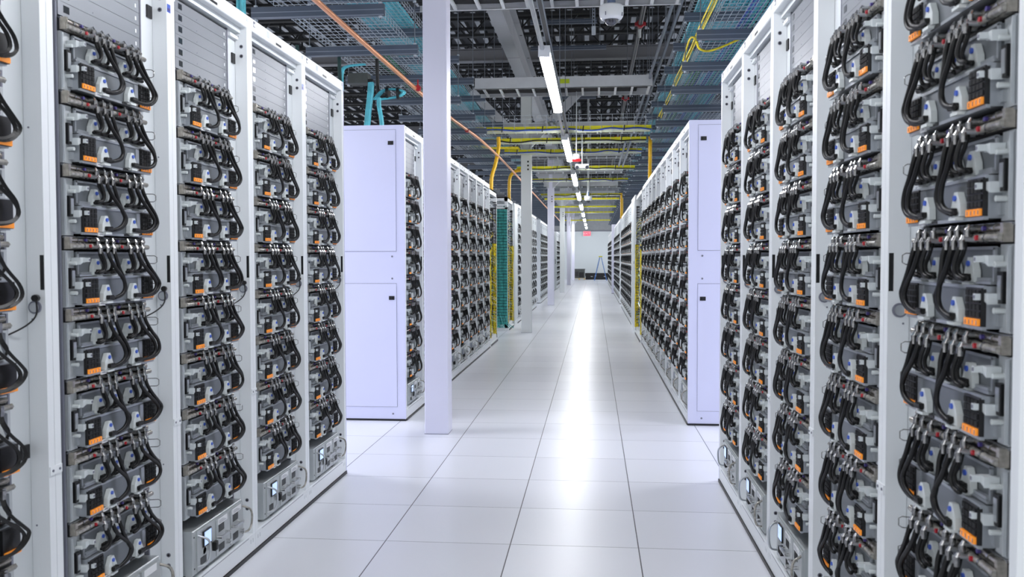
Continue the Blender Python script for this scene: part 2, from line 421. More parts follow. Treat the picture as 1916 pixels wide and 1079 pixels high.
def hose_mb(sp, n, ns): return short_hose(sp[1], sp[2], sp[3], sp[4], n, ns) if sp[0] == 's' else long_hose(sp[1], sp[2], sp[4], sp[5], sp[3], n, ns)

NV = 5
PROTO = {0: [proto_parts(v, 0) for v in range(NV)], 1: [proto_parts(v, 1) for v in range(NV)]}
_mc = {}
def flipx(me):
    if me.name not in _mc:
        m2 = me.copy(); m2.transform(Matrix.Translation((SW, 0, 0)) @ Matrix.Scale(-1, 4, (1, 0, 0))); m2.flip_normals(); _mc[me.name] = m2
    return _mc[me.name]
def flip_parts(P): return [(n, flipx(m), [(a, flipx(c)) for a, c in sub]) for n, m, sub in P]
def flip_mb(t):
    c = MB(); c.mats = list(t.mats); c.v = [(SW - p[0], p[1], p[2]) for p in t.v]; c.f = [list(f)[::-1] for f in t.f]; c.m = list(t.m); c.sm = list(t.sm); return c
PROTOR = {k: [flip_parts(proto_parts(v, k, 0.232, 0.034)) for v in range(NV)] for k in (0, 1)}
def medium_parts(v, db=0.0):
    out = []
    c = single_body(v); out.append(('chassis', c.mesh('chassis'), []))
    mf = manifold(1)
    for sp in hose_specs(v):
        cm = MB(); y = -0.052 if not sp[3] else -0.036; cm.cyl((sp[1], y, .176), (sp[1], y, .205), 0.0072, 'gun', 6); merge(mf, cm)
    out.append(('manifold', mf.mesh('manifold'), []))
    for sp in hose_specs(v, db): out.append(('coolant_hose', hose_mb(sp, 4, 6).mesh('coolant_hose'), []))
    return out
PROTO[2] = [medium_parts(v) for v in range(NV)]
PROTOR[2] = [flip_parts(medium_parts(v, 0.03)) for v in range(NV)]
def far_mesh(v, n=3, ns=4):
    c = single_body(v); merge(c, manifold(2))
    for sp in hose_specs(v):
        merge(c, hose_mb(sp, n, ns))
        y = -0.052 if not sp[3] else -0.036; c.box(sp[1] - .007, sp[1] + .007, y - .007, y + .007, .178, .202, 'gun')
    return c
FARMB = [far_mesh(v) for v in range(NV)]
FAR = [c.mesh('server_unit') for c in FARMB]; FARR = [flip_mb(c).mesh('server_unit') for c in FARMB]
def tiny_mb(v):
    c = MB(); c.box(0.0, SW, -0.005, 0.2, 0, 0.176, 'sledframe', 'k'); c.box(.046, .46, -.01, .2, .1, .17, 'sled', 'k'); c.box(0.0, .47, 0, .2, .178, .219, 'clear', 'k')
    c.box(.044, .116, -.04, -.03, .01, .088, 'black'); c.box(.39, .46, -.04, -.03, .01, .088, 'black'); c.box(.12, .39, -.03, 0, .01, .088, 'sledframe')
    for sp in hose_specs(v): merge(c, hose_mb(sp, 1, 3))
    return c
TINY = [tiny_mb(v) for v in range(3)]; TINYR = [flip_mb(t) for t in TINY]

UNIT_Z0, UNIT_P, NUNIT = 0.335, 0.2222, 8
RW, RD, RH = 0.75, 1.15, 2.48
UOFF = (RW - SW) / 2
def put_server(lod, v, loc, rz, label, group):
    if lod == 3:
        o = link('server_unit', (FAR if rz > 0 else FARR)[v], None, loc, rz); return tag(o, label, 'server', group)
    r = thing('server_unit', label, 'server', loc, rz, group)
    for nm, me, subs in (PROTO if rz > 0 else PROTOR)[lod][v]:
        c = link(nm, me, r)
        for sn, sm in subs: link(sn, sm, c)
    return r

# ---------------------------------------------------------------- power shelf
def shelf_parts():
    out = []
    b = MB(); b.bbox(0.0, SW, -0.035, 0.30, 0.0, 0.205, 'shelf'); b.box(0.03, SW - .004, -0.040, -0.034, 0.008, 0.198, 'shelf')
    for u, z in ((0.012, .03), (0.012, .175)): b.cyl((u, -.035, z), (u, -.0365, z), .004, 'black', 6)
    for u0 in (0.20, 0.345):
        b.box(u0, u0 + 0.135, -0.044, -0.039, 0.015, 0.190, 'shelf')
        for k in range(6): b.box(u0 + .02, u0 + .075, -.0452, -.044, .125 + k * .006, .128 + k * .006, 'void'); b.box(u0 + .02, u0 + .075, -.0452, -.044, .030 + k * .006, .033 + k * .006, 'void')
    for k in range(6): b.box(.055, .11, -.0412, -.040, .030 + k * .006, .033 + k * .006, 'void')
    out.append(('body', b.mesh('body')))
    b = MB(); b.box(0.078, 0.150, -0.046, -0.040, 0.105, 0.180, 'black'); out.append(('screen_bezel', b.mesh('screen_bezel')))
    b = MB(); b.box(0.084, 0.144, -0.0475, -0.046, 0.112, 0.174, 'screen'); out.append(('screen', b.mesh('screen')))
    for u0 in (0.215, 0.36):
        b = MB(); b.box(u0, u0 + .09, -.0462, -.044, .163, .189, 'label')
        for k in range(3): b.box(u0 + .006, u0 + .08 - .015 * k, -.0466, -.0462, .168 + k * .006, .170 + k * .006, 'seam')
        out.append(('rating_label', b.mesh('rating_label')))
        b = MB(); b.cyl((u0 - .006, -.042, .105), (u0 - .006, -.066, .105), .008, 'chrome', 8); b.bar((u0 - .006, -.062, .105), (u0 + .075, -.062, .105), .008, .010, 'steel'); b.cyl((u0 + .075, -.042, .105), (u0 + .075, -.066, .105), .008, 'chrome', 8)
        out.append(('pull_handle', b.mesh('pull_handle')))
        for z in (.06, .045):
            b = MB(); b.cyl((u0 + .085, -.042, z), (u0 + .085, -.064, z), .006, 'chrome', 8); out.append(('thumbscrew', b.mesh('thumbscrew')))
    b = MB(); b.box(.158, .186, -.058, -.044, .058, .100, 'black'); b.box(.160, .17, -.06, -.058, .064, .094, 'void'); out.append(('rocker_switch', b.mesh('rocker_switch')))
    b = MB(); b.lathe((0, 0, 0), [(0.0, 0), (.016, .0), (.020, .004), (.022, .0)], 'shelf', 16)
    b.v = [(p[0] + .095, -p[2] - .040, p[1] + .085) for p in b.v]; out.append(('round_vent', b.mesh('round_vent')))
    for u0, s in ((0.045, 1), (0.475, 1)):
        b = MB(); b.tube(bez([(u0 - .006, -.036, .175), (u0 + .012 * s, -.075, .150), (u0 + .016 * s, -.080, .095), (u0 + .008 * s, -.070, .045), (u0 - .01, -.036, .03)], 4), .005, 'steel' if u0 < .1 else 'clear', 6)
        out.append(('clear_tube', b.mesh('clear_tube')))
    b = MB(); b.box(.03, .46, .012, .05, -.026, -0.001, 'void'); b.box(.1, .14, -.030, .012, -.008, 0, 'black'); b.box(.36, .41, -.030, .012, -.008, 0, 'black'); out.append(('foot_connector', b.mesh('foot_connector')))
    return out
SHELF = shelf_parts()
for _n, _m in SHELF: _m.transform(Matrix.Scale(.87, 4, (0, 0, 1)))
def _shelf_single():
    c = MB(); c.bbox(0.0, SW, -0.035, 0.30, 0.0, 0.205, 'shelf')
    for u0 in (.2, .345): c.box(u0, u0 + .13, -.044, -.035, .015, .19, 'shelf'); c.box(u0 + .015, u0 + .1, -.046, -.044, .16, .189, 'label'); c.box(u0, u0 + .08, -.066, -.056, .1, .11, 'chrome'); c.box(u0, u0 + .02, -.066, -.044, .1, .13, 'steel')
    c.box(.078, .15, -.045, -.035, .105, .18, 'strutlip'); c.box(.158, .186, -.058, -.035, .058, .1, 'black')
    c.tube(bez([(.47, -.036, .175), (.49, -.075, .15), (.49, -.08, .09), (.47, -.036, .03)], 3), .006, 'clear', 5)
    return c
SHELF1MB = _shelf_single(); SHELF1 = SHELF1MB.mesh('power_shelf'); SHELF1.transform(Matrix.Scale(.87, 4, (0, 0, 1)))

# ---------------------------------------------------------------- rack
def rk_post(left):
    b = MB()
    X = (lambda u: u) if left else (lambda u: RW - u)
    def bx(a, c, *r): b.box(min(X(a), X(c)), max(X(a), X(c)), *r)
    bx(0.001, 0.030, 0.0, 0.055, 0.10, 2.42, 'white')
    bx(0.006, 0.118, 0.056, 0.072, 0.10, 2.42, 'white_in')
    bx(0.122, 0.130, 0.050, 0.070, 0.12, 2.40, 'seam')
    u = X(0.0305); e = 0.0008 if left else -0.0008
    for z in (2.335, 2.292, 0.255, 0.215):
        b.cyl((u - e, 0.026, z), (u + e, 0.026, z), 0.0085, 'seam', 10)
        b.cyl((u, 0.026, z), (u + 2 * e, 0.026, z), 0.005, 'black', 8)
    for z in (2.38, 1.75, 1.20, 0.6): b.cyl((u - e, 0.04, z), (u + e, 0.04, z), 0.003, 'seam', 6)
    bx(0.0302, 0.0306, 0.002, 0.014, 1.285, 1.385, 'black')
    bx(0.030, 0.118, 0.040, 0.056, 2.365, 2.380, 'white')
    bx(0.040, 0.075, 0.050, 0.056, 2.255, 2.300, 'black')
    bx(0.040, 0.075, 0.050, 0.056, 0.80, 0.84, 'black')
    return b
def rk_lock(left):
    b = MB(); u = 0.030 if left else RW - 0.030; e = 1 if left else -1
    b.cyl((u, 0.030, 1.235), (u + e * 0.006, 0.030, 1.235), 0.019, 'seam', 16); b.cyl((u + e * .005, 0.030, 1.235), (u + e * 0.008, 0.030, 1.235), 0.014, 'steel', 16); return b
def rk_header():
    b = MB(); b.bbox(0, RW, 0.0, 0.055, 2.42, RH, 'white'); b.box(0.03, RW - .03, 0.030, 0.090, 2.395, 2.42, 'white_in')
    b.box(0.34, 0.41, -0.0012, 0.002, 2.432, 2.442, 'black'); b.box(0.05, 0.07, -0.0012, 0.002, 2.445, 2.470, 'seam'); b.box(0.052, 0.068, -0.0016, 0, 2.448, 2.460, 'white')
    b.box(0.22, 0.25, -0.0012, 0.002, 2.440, 2.468, 'white_in'); b.box(RW - .03, RW - .01, -.0012, .002, 2.45, 2.468, 'white_in'); return b
def rk_base():
    b = MB(); b.bbox(0, RW, 0.0, 0.055, 0.016, 0.10, 'white'); b.box(0.02, RW - .02, 0.056, 0.4, 0.04, 0.070, 'white_in')
    for u in (0.03, 0.055, RW - .055, RW - .03): b.box(u - .004, u + .004, -.001, .002, .060, .078, 'white_in')
    b.box(0.08, RW - .08, -.0008, .002, .0895, .0915, 'seam'); return b
def rk_seal():
    b = MB(); b.box(0, RW, -0.006, 0.05, 0.0, 0.016, 'black'); return b
def rk_shell():
    b = MB()
    b.box(0.001, RW - .001, 0.0555, RD, 2.45, RH, 'white'); b.box(0.001, 0.006, 0.0555, RD, 0.0, 2.45, 'white_in'); b.box(RW - .006, RW - .001, 0.0555, RD, 0, 2.45, 'white_in')
    b.box(0.006, RW - .006, RD - .02, RD, 0.0, 2.45, 'white_in'); b.box(0.13, RW - .13, 0.42, 0.44, .1, 2.4, 'void'); return b
def rk_blank(i):
    b = MB(); z0 = 2.117 + i * 0.04445 - 0.0; z1 = z0 + 0.0432
    b.box(UOFF + 0.002, UOFF + SW - 0.002, 0.050, 0.056, z0, z1, 'blank'); b.box(UOFF + .03, UOFF + .06, 0.0492, .0505, z0 + .012, z1 - .009, 'darkwin'); b.box(UOFF + .452, UOFF + .460, 0.0492, .0505, z0 + .014, z1 - .016, 'label')
    b.cyl((UOFF + .19, .0492, z0 + .01), (UOFF + .19, .0505, z0 + .01), .002, 'seam', 6); return b
def rk_filler():
    b = MB(); b.box(UOFF + .002, UOFF + SW - .002, .052, .056, 2.384, 2.40, 'black'); return b
RKP = [('post', rk_post(True).mesh('post'), [('round_lock', rk_lock(True).mesh('round_lock'))]), ('post', rk_post(False).mesh('post'), [('round_lock', rk_lock(False).mesh('round_lock'))]),
       ('header_beam', rk_header().mesh('header_beam'), []), ('base_beam', rk_base().mesh('base_beam'), []), ('floor_seal', rk_seal().mesh('floor_seal'), []),
       ('side_shell', rk_shell().mesh('side_shell'), [])] + [('blanking_panel', rk_blank(i).mesh('blanking_panel'), []) for i in range(6)]
rk1 = MB()
for f in (rk_post(True), rk_post(False), rk_header(), rk_base(), rk_seal(), rk_shell()) + tuple(rk_blank(i) for i in range(6)): merge(rk1, f)
RK1 = rk1.mesh('server_rack')

def end_cover(flip):
    """closed end of a row, facing the viewer; local x runs along the rack depth"""
    parts = []
    b = MB()
    def fr(y0, y1, z0, z1, k, t=0.0): b.box(y0, y1, -0.012 - t, 0.0, z0, z1, k)
    fr(0.0, RD, 0.016, RH, 'door'); parts.append(('cover_sheet', b.mesh('cover_sheet'), []))
    for z0, z1, zl in ((1.43, 2.44, 2.33), (0.12, 1.157, 1.036)):
        b = MB(); b.box(0.073, RD - .073, -0.0130, -0.012, z0 - .003, z1 + .003, 'seam'); b.box(0.075, RD - .075, -0.0165, -0.0130, z0, z1, 'door')
        l = MB(); l.box(0.092, 0.138, -0.021, -0.0165, zl - .015, zl + .017, 'black'); l.box(.098, .11, -.0225, -.021, zl - .008, zl + .01, 'void')
        parts.append(('cover_door', b.mesh('cover_door'), [('door_latch', l.mesh('door_latch'))]))
    for z in (0.06, 1.20, 1.385):
        b = MB(); b.cyl((0.11, -.012, z), (.11, -.015, z), .008, 'seam', 10); parts.append(('cover_bolt', b.mesh('cover_bolt'), []))
    b = MB(); b.box(0, RD, -.016, 0, 0.0, 0.016, 'black'); parts.append(('floor_seal', b.mesh('floor_seal'), []))
    return parts
COVER = end_cover(False)
COVERM = []
for nm, me, subs in COVER:
    def mir(me):
        m2 = me.copy(); m2.transform(Matrix.Scale(-1, 4, (1, 0, 0))); m2.flip_normals(); return m2
    COVERM.append((nm, mir(me), [(sn, mir(sm)) for sn, sm in subs]))

SIDE = {'L': 'on column side', 'R': 'opposite the columns'}
ROWN = {0: 'near row', 1: 'second row', 2: 'third row', 3: 'fourth row'}
def rack(side, y0, idx, seg, detail=True, label=None):
    if side == 'L': loc = (XL, y0, 0); rz = PI / 2
    else: loc = (XR, y0 + RW, 0); rz = -PI / 2
    lb = label or 'tall white open-front server rack, %s from camera, %s %s' % (ORD[idx], ROWN[seg], SIDE[side])
    grp = 'server racks, %s %s' % (ROWN[seg], SIDE[side])
    if detail:
        r = thing('server_rack', lb, 'server rack', loc, rz, grp)
        for nm, me, subs in RKP:
            c = link(nm, me, r)
            for sn, sm in subs: link(sn, sm, c)
    else:
        r = tag(link('server_rack', RK1, None, loc, rz), lb, 'server rack', grp)
    return loc, rz
def inrack(loc, rz, u, y, z):
    c, s = math.cos(rz), math.sin(rz)
    return (loc[0] + c * u - s * y, loc[1] + s * u + c * y, loc[2] + z)
def fill(side, y0, idx, seg, lod, shelf_lod):
    loc, rz = rack(side, y0, idx, seg, detail=(seg < 2))
    for k in range(NUNIT):
        n = NUNIT - 1 - k
        lb = 'server unit with looped black hoses, %s from top, %s rack, %s %s' % (ORD[n], ORD[idx], ROWN[seg], SIDE[side])
        put_server(lod, (k * 3 + idx * 2 + seg + (side == 'R')) % NV, inrack(loc, rz, UOFF, 0.045, UNIT_Z0 + k * UNIT_P), rz, lb, 'hose-fronted server units, %s %s' % (ROWN[seg], SIDE[side]))
    lb = 'grey power shelf with small lit screen, foot of %s rack, %s %s' % (ORD[idx], ROWN[seg], SIDE[side])
    p = inrack(loc, rz, UOFF, 0.045, 0.112); g = 'power shelves, %s %s' % (ROWN[seg], SIDE[side])
    if shelf_lod == 0:
        r = thing('power_shelf', lb, 'power unit', p, rz, g)
        for nm, me in SHELF: link(nm, me, r)
    else: tag(link('power_shelf', SHELF1, None, p, rz), lb, 'power unit', g)

# near rows: five bays each, Y 1.65 .. 5.40
for i in range(5):
    y0 = 1.65 + 0.75 * i
    fill('L', y0, i, 0, 3 if i == 0 else (1 if i == 4 else 0), 0 if 1 < i else 1)
    fill('R', y0, i, 0, 1 if i == 4 else 0, 0 if i > 1 else 1)
# second rows
for i in range(8): fill('L', 7.2 + .75 * i, i, 1, 2 if i < 4 else 3, 0 if i < 1 else 1)
for i in range(9): fill('R', 7.2 + .75 * i, i, 1, 2 if i < 3 else 3, 1)
for side, x, parts, sgn in (('L', XL, COVERM, 1), ('R', XR, COVER, 1)):
    r = thing('end_cover', 'lavender-white closed end cover with two door panels, second row %s' % SIDE[side], 'cabinet end', (x, 7.2, 0))
    for nm, me, subs in parts:
        c = link(nm, me, r)
        for sn, sm in subs: link(sn, sm, c)
    r = thing('end_cover', 'closed white end cover ending the near row %s' % SIDE[side], 'cabinet end', (x, 5.402, 0), PI)
    for nm, me, subs in (COVER if side == 'L' else COVERM):
        c = link(nm, me, r)
        for sn, sm in subs: link(sn, sm, c)
# third rows
for i in range(9): fill('R', 17.5 + .75 * i, i, 2, 3, 1)
# all the racks farther on: racks individually, their tiny units as one mass
mass = MB()
def far_rack(side, y0, idx, seg):
    loc, rz = rack(side, y0, idx, seg, detail=False)
    for k in range(NUNIT):
        t = (TINY if side == 'L' else TINYR)[(k + idx) % 3]; c = MB(); c.mats = list(t.mats); c.f = t.f; c.m = t.m; c.sm = t.sm
        z = UNIT_Z0 + k * UNIT_P
        c.v = [inrack(loc, rz, UOFF + p[0], 0.045 + p[1], z + p[2]) for p in t.v]; merge(mass, c)
    tag(link('power_shelf', SHELF1, None, inrack(loc, rz, UOFF, .045, .112), rz), 'grey power shelf, foot of %s rack, %s %s' % (ORD[idx], ROWN[seg], SIDE[side]), 'power unit', 'power shelves, %s %s' % (ROWN[seg], SIDE[side]))
for i in range(8): far_rack('L', 18.1 + .75 * i, i, 2)
for i in range(10): far_rack('L', 26.0 + .75 * i, i, 3)
ROWN[4] = 'last row'
for i in range(9): far_rack('R', 25.75 + .75 * i, i, 3)
for i in range(12): far_rack('L', 37.5 + .75 * i, i, 4)
for i in range(12): far_rack('R', 36.9 + .75 * i, i, 4)
tag(mass.build('server_units'), 'dark hose-fronted server units packed in the farthest racks', 'server', kind='stuff')
# closed tall ends of far rows
def end_slab(x0, x1, y, name, label, k='white', h=2.5, t=0.03):
    b = MB(); b.box(x0, x1, y - t, y, 0.0, h, k); b.box(x0 + .07, x1 - .07, y - t - .004, y - t, .12, 1.15, k); b.box(x0 + .07, x1 - .07, y - t - .004, y - t, 1.42, h - .05, k); b.box(x0, x1, y - t - .002, y - t, 0, .016, 'black')
    return tag(b.build(name), label, 'cabinet end')
end_slab(XL - RD, XL, 25.98, 'end_cover', 'white closed end of the fourth row behind third column')
end_slab(XR, XR + RD, 25.73, 'end_cover', 'white closed end of the fourth row opposite the columns')
end_slab(XR - 0.09, XR + RD, 33.0, 'end_cover', 'tall pale end panel standing proud at the last row', 'column', 2.6)
b = MB(); b.box(XL - .9, XL + 0.0, 34.2, 37.2, 0.05, 2.42, 'greycab'); b.box(XL - .001, XL + .012, 34.25, 35.65, .15, 2.35, 'greycab'); b.box(XL - .001, XL + .012, 35.75, 37.15, .15, 2.35, 'greycab'); b.box(XL + .01, XL + .03, 35.66, 35.74, 1.1, 1.3, 'black'); b.box(XL - .88, XL - .02, 34.22, 37.18, 0, .05, 'black')
tag(b.build('grey_cabinet'), 'plain grey two-door cabinet between white racks near fourth column', 'cabinet')

# ---------------------------------------------------------------- network racks
def network_rack(x_front, y0, y1, side, label, teal_side=True, h=2.44, seed=1):
    r = random.Random(seed); s = 1 if side == 'L' else -1       # s: toward aisle
    X = lambda d: x_front - s * d
    def bx(b, d0, d1, *a): b.box(min(X(d0), X(d1)), max(X(d0), X(d1)), *a)
    t = thing('network_rack', label, 'network rack', (0, 0, 0))
    b = MB()
    for d0, d1 in ((0.0, .05), (.75, .80)):
        for a in (y0, y1 - .06): bx(b, d0, d1, a, a + .06, 0.1, h, 'white')
    for a in (y0, y1 - .06): bx(b, 0, .8, a, a + .06, h - .07, h, 'white'); bx(b, 0, .8, a, a + .06, 0.05, .13, 'white'); bx(b, 0, .8, a, a + .06, h - .22, h - .19, 'white')
    bx(b, 0, .8, y0, y1, h - .02, h, 'white'); bx(b, 0, .06, y0, y1, h - .08, h, 'white'); bx(b, 0, .06, y0, y1, 0.05, .13, 'white'); bx(b, 0.5, .52, y0 + .06, y1 - .06, .1, h - .1, 'void')
    b.build('frame', t)
    b = MB(); bx(b, -.02, .5, y0, y1, 0.0, .05, 'white'); bx(b, -.025, .0, y0 + .1, y1 - .1, 0.0, .03, 'black'); b.build('plinth', t)
    # equipment rows
    for k in range(18):
        z = .25 + k * .105
        q = MB(); bx(q, .06, .45, y0 + .20, y1 - .20, z, z + .085, 'sledframe' if k % 3 else 'void')
        for j in range(8):
            yy = y0 + .23 + j * (y1 - y0 - .5) / 8; bx(q, .05, .061, yy, yy + .035, z + .02, z + .06, 'void')
        q.build('patch_panel', t)
    # fingers of vertical cable manager
    b = MB()
    for k in range(44):
        z = .2 + k * .048
        for a in (y0 + .07, y0 + .18, y1 - .10, y1 - .20): bx(b, -.005, .05, a, a + .012, z, z + .012, 'black' if k % 2 else 'seam')
    for a in (y0 + .06, y1 - .08): bx(b, .0, .012, a + .0, a + .02, .15, h - .2, 'black')
    b.build('cable_manager', t)
    # vertical cable bundles
    def bundle(nm, k, ya, yb, da, db, z0, z1, n, rr=.007):
        b = MB()
        for i in range(n):
            a = r.uniform(ya, yb); d = r.uniform(da, db); pts = []
            for q in range(9): pts.append((X(d + r.uniform(-.008, .008)), a + r.uniform(-.01, .01), z0 + (z1 - z0) * q / 8))
            b.tube(pts, rr, k, 4, False)
        b.build(nm, t)
    bundle('yellow_cables', 'yellowc', y0 + .10, y0 + .22, -.01, .05, .12, 1.5, 12)
    bundle('yellow_cables', 'yellowc', y1 - .22, y1 - .08, -.02, .05, .12, 1.6, 12)
    bundle('teal_cables', 'teal', y0 + .10, y0 + .25, .02, .08, 1.1, h - .15, 26)
    if teal_side:
        b = MB()
        for i in range(60):
            d = .005 + .21 * ((i * 7) % 60) / 60; yy = y0 - .012 - r.uniform(0, .05); pts = [(X(d + r.uniform(-.005, .005)), yy + r.uniform(-.004, .004), .12 + (h - .35) * q / 10) for q in range(11)]
            b.tube(pts, .0075, 'teal', 4, False)
        b.build('teal_trunk', t)
        b = MB()
        for k in range(40): z = .18 + k * .055; bx(b, .0, .23, y0 - .075, y0 - .068, z, z + .008, 'black')
        bx(b, .235, .36, y0 - .06, y0, .1, h - .2, 'black'); b.build('trunk_retainer', t)
        b = MB()
        for i in range(26):
            a = r.uniform(.02, .35); pts = bez([(X(a), y0 - .05, .30), (X(a - .05), y0 - .11 - r.uniform(0, .04), .16), (X(a - r.uniform(0, .15)), y0 - .05, .06)], 3)
            b.tube(pts, .006, 'teal', 4, False)
        b.build('teal_slack_loops', t)
    # patch leads
    b = MB()
    for i in range(70):
        z = r.uniform(.3, 2.1); ya = r.uniform(y0 + .22, y1 - .25); yb = y0 + .18 if r.random() < .5 else y1 - .18
        b.tube(bez([(X(.05), ya, z), (X(-.01), (ya + yb) / 2, z - .05), (X(.0), yb, z - .09)], 3), .004, r.choice(['yellowc', 'teal', 'steel', 'darkc', 'yellowc']), 3, False)
    b.build('patch_leads', t)
    return t
network_rack(XL - .02, 13.25, 14.35, 'L', 'open white network rack with yellow patch cords beside the second row', False, 2.44, 3)
network_rack(XL - .03, 16.25, 17.35, 'L', 'open network rack with teal cable trunk on its end face', True, 2.50, 5)
network_rack(XR, 14.05, 15.9, 'R', 'network rack with green and yellow cords opposite the columns', False, 2.48, 9)
b = MB(); b.box(XR - .02, XR + .1, 15.95, 17.45, 0.0, 2.5, 'white'); b.box(XR - .024, XR - .02, 16.0, 17.4, .1, 2.4, 'white_in'); b.box(XR - .028, XR - .024, 16.2, 16.3, 1.25, 1.30, 'black')
tag(b.build('filler_panel'), 'tall blank white filler panel beyond green and yellow network rack', 'panel')
b = MB(); b.box(XL - .1, XL, 17.40, 18.05, 0.0, 2.46, 'white'); b.box(XL, XL + .004, 17.43, 18.02, .1, 2.40, 'white_in'); tag(b.build('filler_panel'), 'narrow blank white filler panel after the teal trunk rack', 'panel')

# ---------------------------------------------------------------- columns, girder, roof framing
YC = [6.66 + 9.15 * k for k in range(6)]
col_lab = ['white square steel column standing beside the lavender cabinet end', 'second white square column beyond the teal network rack', 'third white column with knee braces down the aisle', 'fourth white square column down the aisle', 'fifth white square column down the aisle', 'sixth white column by the far wall']
GZ = 4.38
for i, y in enumerate(YC):
    t = thing('steel_column', col_lab[i], 'column', (-1.215, y + .095, 0), 0, 'white columns along the aisle')
    b = MB(); w = .093; c = .006
    b.prism([(-w + c, -w), (w - c, -w), (w, -w + c), (w, w - c), (w - c, w), (-w + c, w), (-w, w - c), (-w, -w + c)], 'z', 0.0, GZ, 'colgrey' if i in (1, 3) else 'column'); b.build('shaft', t)
    b = MB(); b.box(-w - .001, w + .001, -w - .002, w + .001, 0, .004, 'seam'); b.build('base_joint', t)
    if i: 
        for s in (-1, 1):
            b = MB(); b.bar((s * .05, 0, GZ - .95), (s * 1.0, 0, GZ + .02), .14, .14, 'beam', (0, 1, 0))
            b.prism([(s * .05, GZ - 1.05), (s * .35, GZ - .70), (s * .30, GZ - .55), (s * .05, GZ - .60)], 'y', -.1, -.085, 'beam'); b.build('knee_brace', t)
    b = MB(); b.box(-.15, .15, -.15, .15, GZ, GZ + .02, 'beam'); b.build('cap_plate', t)
    if i:
        b = MB()
        for z in (2.95, 3.02, 3.09): b.box(.02, .05, -w - .003, -w, z, z + .03, 'black')
        b.build('bolt_plate', t)
def ibeam_y(x, y0, y1, z0, z1, w, name, label):
    b = MB(); t = .018
    b.box(x - w / 2, x + w / 2, y0, y1, z0, z0 + t, 'beam'); b.box(x - w / 2, x + w / 2, y0, y1, z1 - t, z1, 'beam'); b.box(x - .007, x + .007, y0, y1, z0 + t, z1 - t, 'beam')
    yy = y0 + .7
    while yy < y1: b.box(x + w / 2 - .06, x + w / 2 - .02, yy, yy + .04, z1 - t - .002, z1 - t, 'black'); yy += 1.6
    return tag(b.build(name), label, 'beam')
ys = [2.0, 13.3, 22.5, 31.6, 40.8, 49.9, YEND - .05]
for i in range(6): ibeam_y(-1.215, ys[i] + .02, ys[i + 1] - .02, GZ + .02, GZ + .56, .19, 'roof_girder', ['pale steel girder running overhead toward the second column', 'girder length above the second column', 'girder length above the third column', 'girder length above the fourth column', 'girder length above the fifth column', 'girder length ending at far wall'][i])
for i, y in enumerate(YC[1:]):
    b = MB(); b.box(-9, 8, y + .0, y + .19, 4.93, 4.945, 'beamdark'); b.box(-9, 8, y + .08, y + .10, 4.945, 5.14, 'beamdark'); b.box(-9, 8, y, y + .19, 5.14, 5.155, 'beamdark')
    tag(b.build('cross_beam'), 'grey roof beam crossing above the %s column' % ORD[i + 1], 'beam')
y = 8.2; k = 0
while y < 52:
    if min(abs(y - c) for c in YC) > .3:
        b = MB()
        for zz in (5.50, 5.98):
            b.box(-9, 8, y - .05, y - .008, zz, zz + .05, 'joist'); b.box(-9, 8, y + .008, y + .05, zz, zz + .05, 'joist')
        x = -9.0; up = False
        while x < 8: b.bar((x, y, 5.53), (x + .42, y, 6.0), .028, .028, 'joist', (0, 1, 0)); b.bar((x + .42, y, 6.0), (x + .84, y, 5.53), .028, .028, 'joist', (0, 1, 0)); x += 0.84
        b.box(-9, 8, y - .05, y + .05, 6.17, 6.22, 'joist')
        x = -9.0
        while x < 8: b.box(x, x + .03, y - .02, y + .02, 6.0, 6.18, 'joist'); x += .84
        tag(b.build('bar_joist'), 'black open-web roof joist spanning under the ribbed metal deck', 'joist', 'black roof joists under the deck')
    y += 1.36; k += 1

# ---------------------------------------------------------------- trapeze hangers
ZLO, ZHI = 3.24, 3.72
def strut(b, x0, x1, y, z, h=.085, w=.042):
    b.box(x0, x1, y, y + w, z - h / 2, z + h / 2, 'strut'); b.box(x0, x1, y - .002, y, z - .003, z + .003, 'strutlip'); b.box(x0, x1, y - .003, y, z - h / 2, z - h / 2 + .006, 'strutlip')
TL = (-2.60, XL + .0); TR = (0.865, 2.35)
for side, (xa, xb) in (('L', TL), ('R', TR)):
    inner = xb - .03 if side == 'L' else xa + .03; outer = xa + .03 if side == 'L' else xb - .03
    for n in range(39):
        y = 3.96 + 1.27 * n if side == 'L' else 3.85 + 1.22 * n
        if y > 51: break
        t = thing('trapeze_hanger', 'blue-grey two-level strut hanger on rods above racks %s' % SIDE[side], 'hanger', (0, 0, 0), 0, 'strut hangers above racks %s' % SIDE[side])
        b = MB(); strut(b, xa, xb, y, ZLO); b.build('lower_strut', t)
        b = MB(); strut(b, xa + .02, xb - .02, y, ZHI); b.build('upper_strut', t)
        for xx in (inner, outer):
            b = MB(); b.cyl((xx, y + .021, ZLO - .07), (xx, y + .021, 5.5), .005, 'rod', 6)
            for z in (ZLO - .052, ZLO + .05, ZHI - .052, ZHI + .05): b.cyl((xx, y + .021, z - .008), (xx, y + .021, z + .008), .016, 'wire', 6)
            b.build('threaded_rod', t)
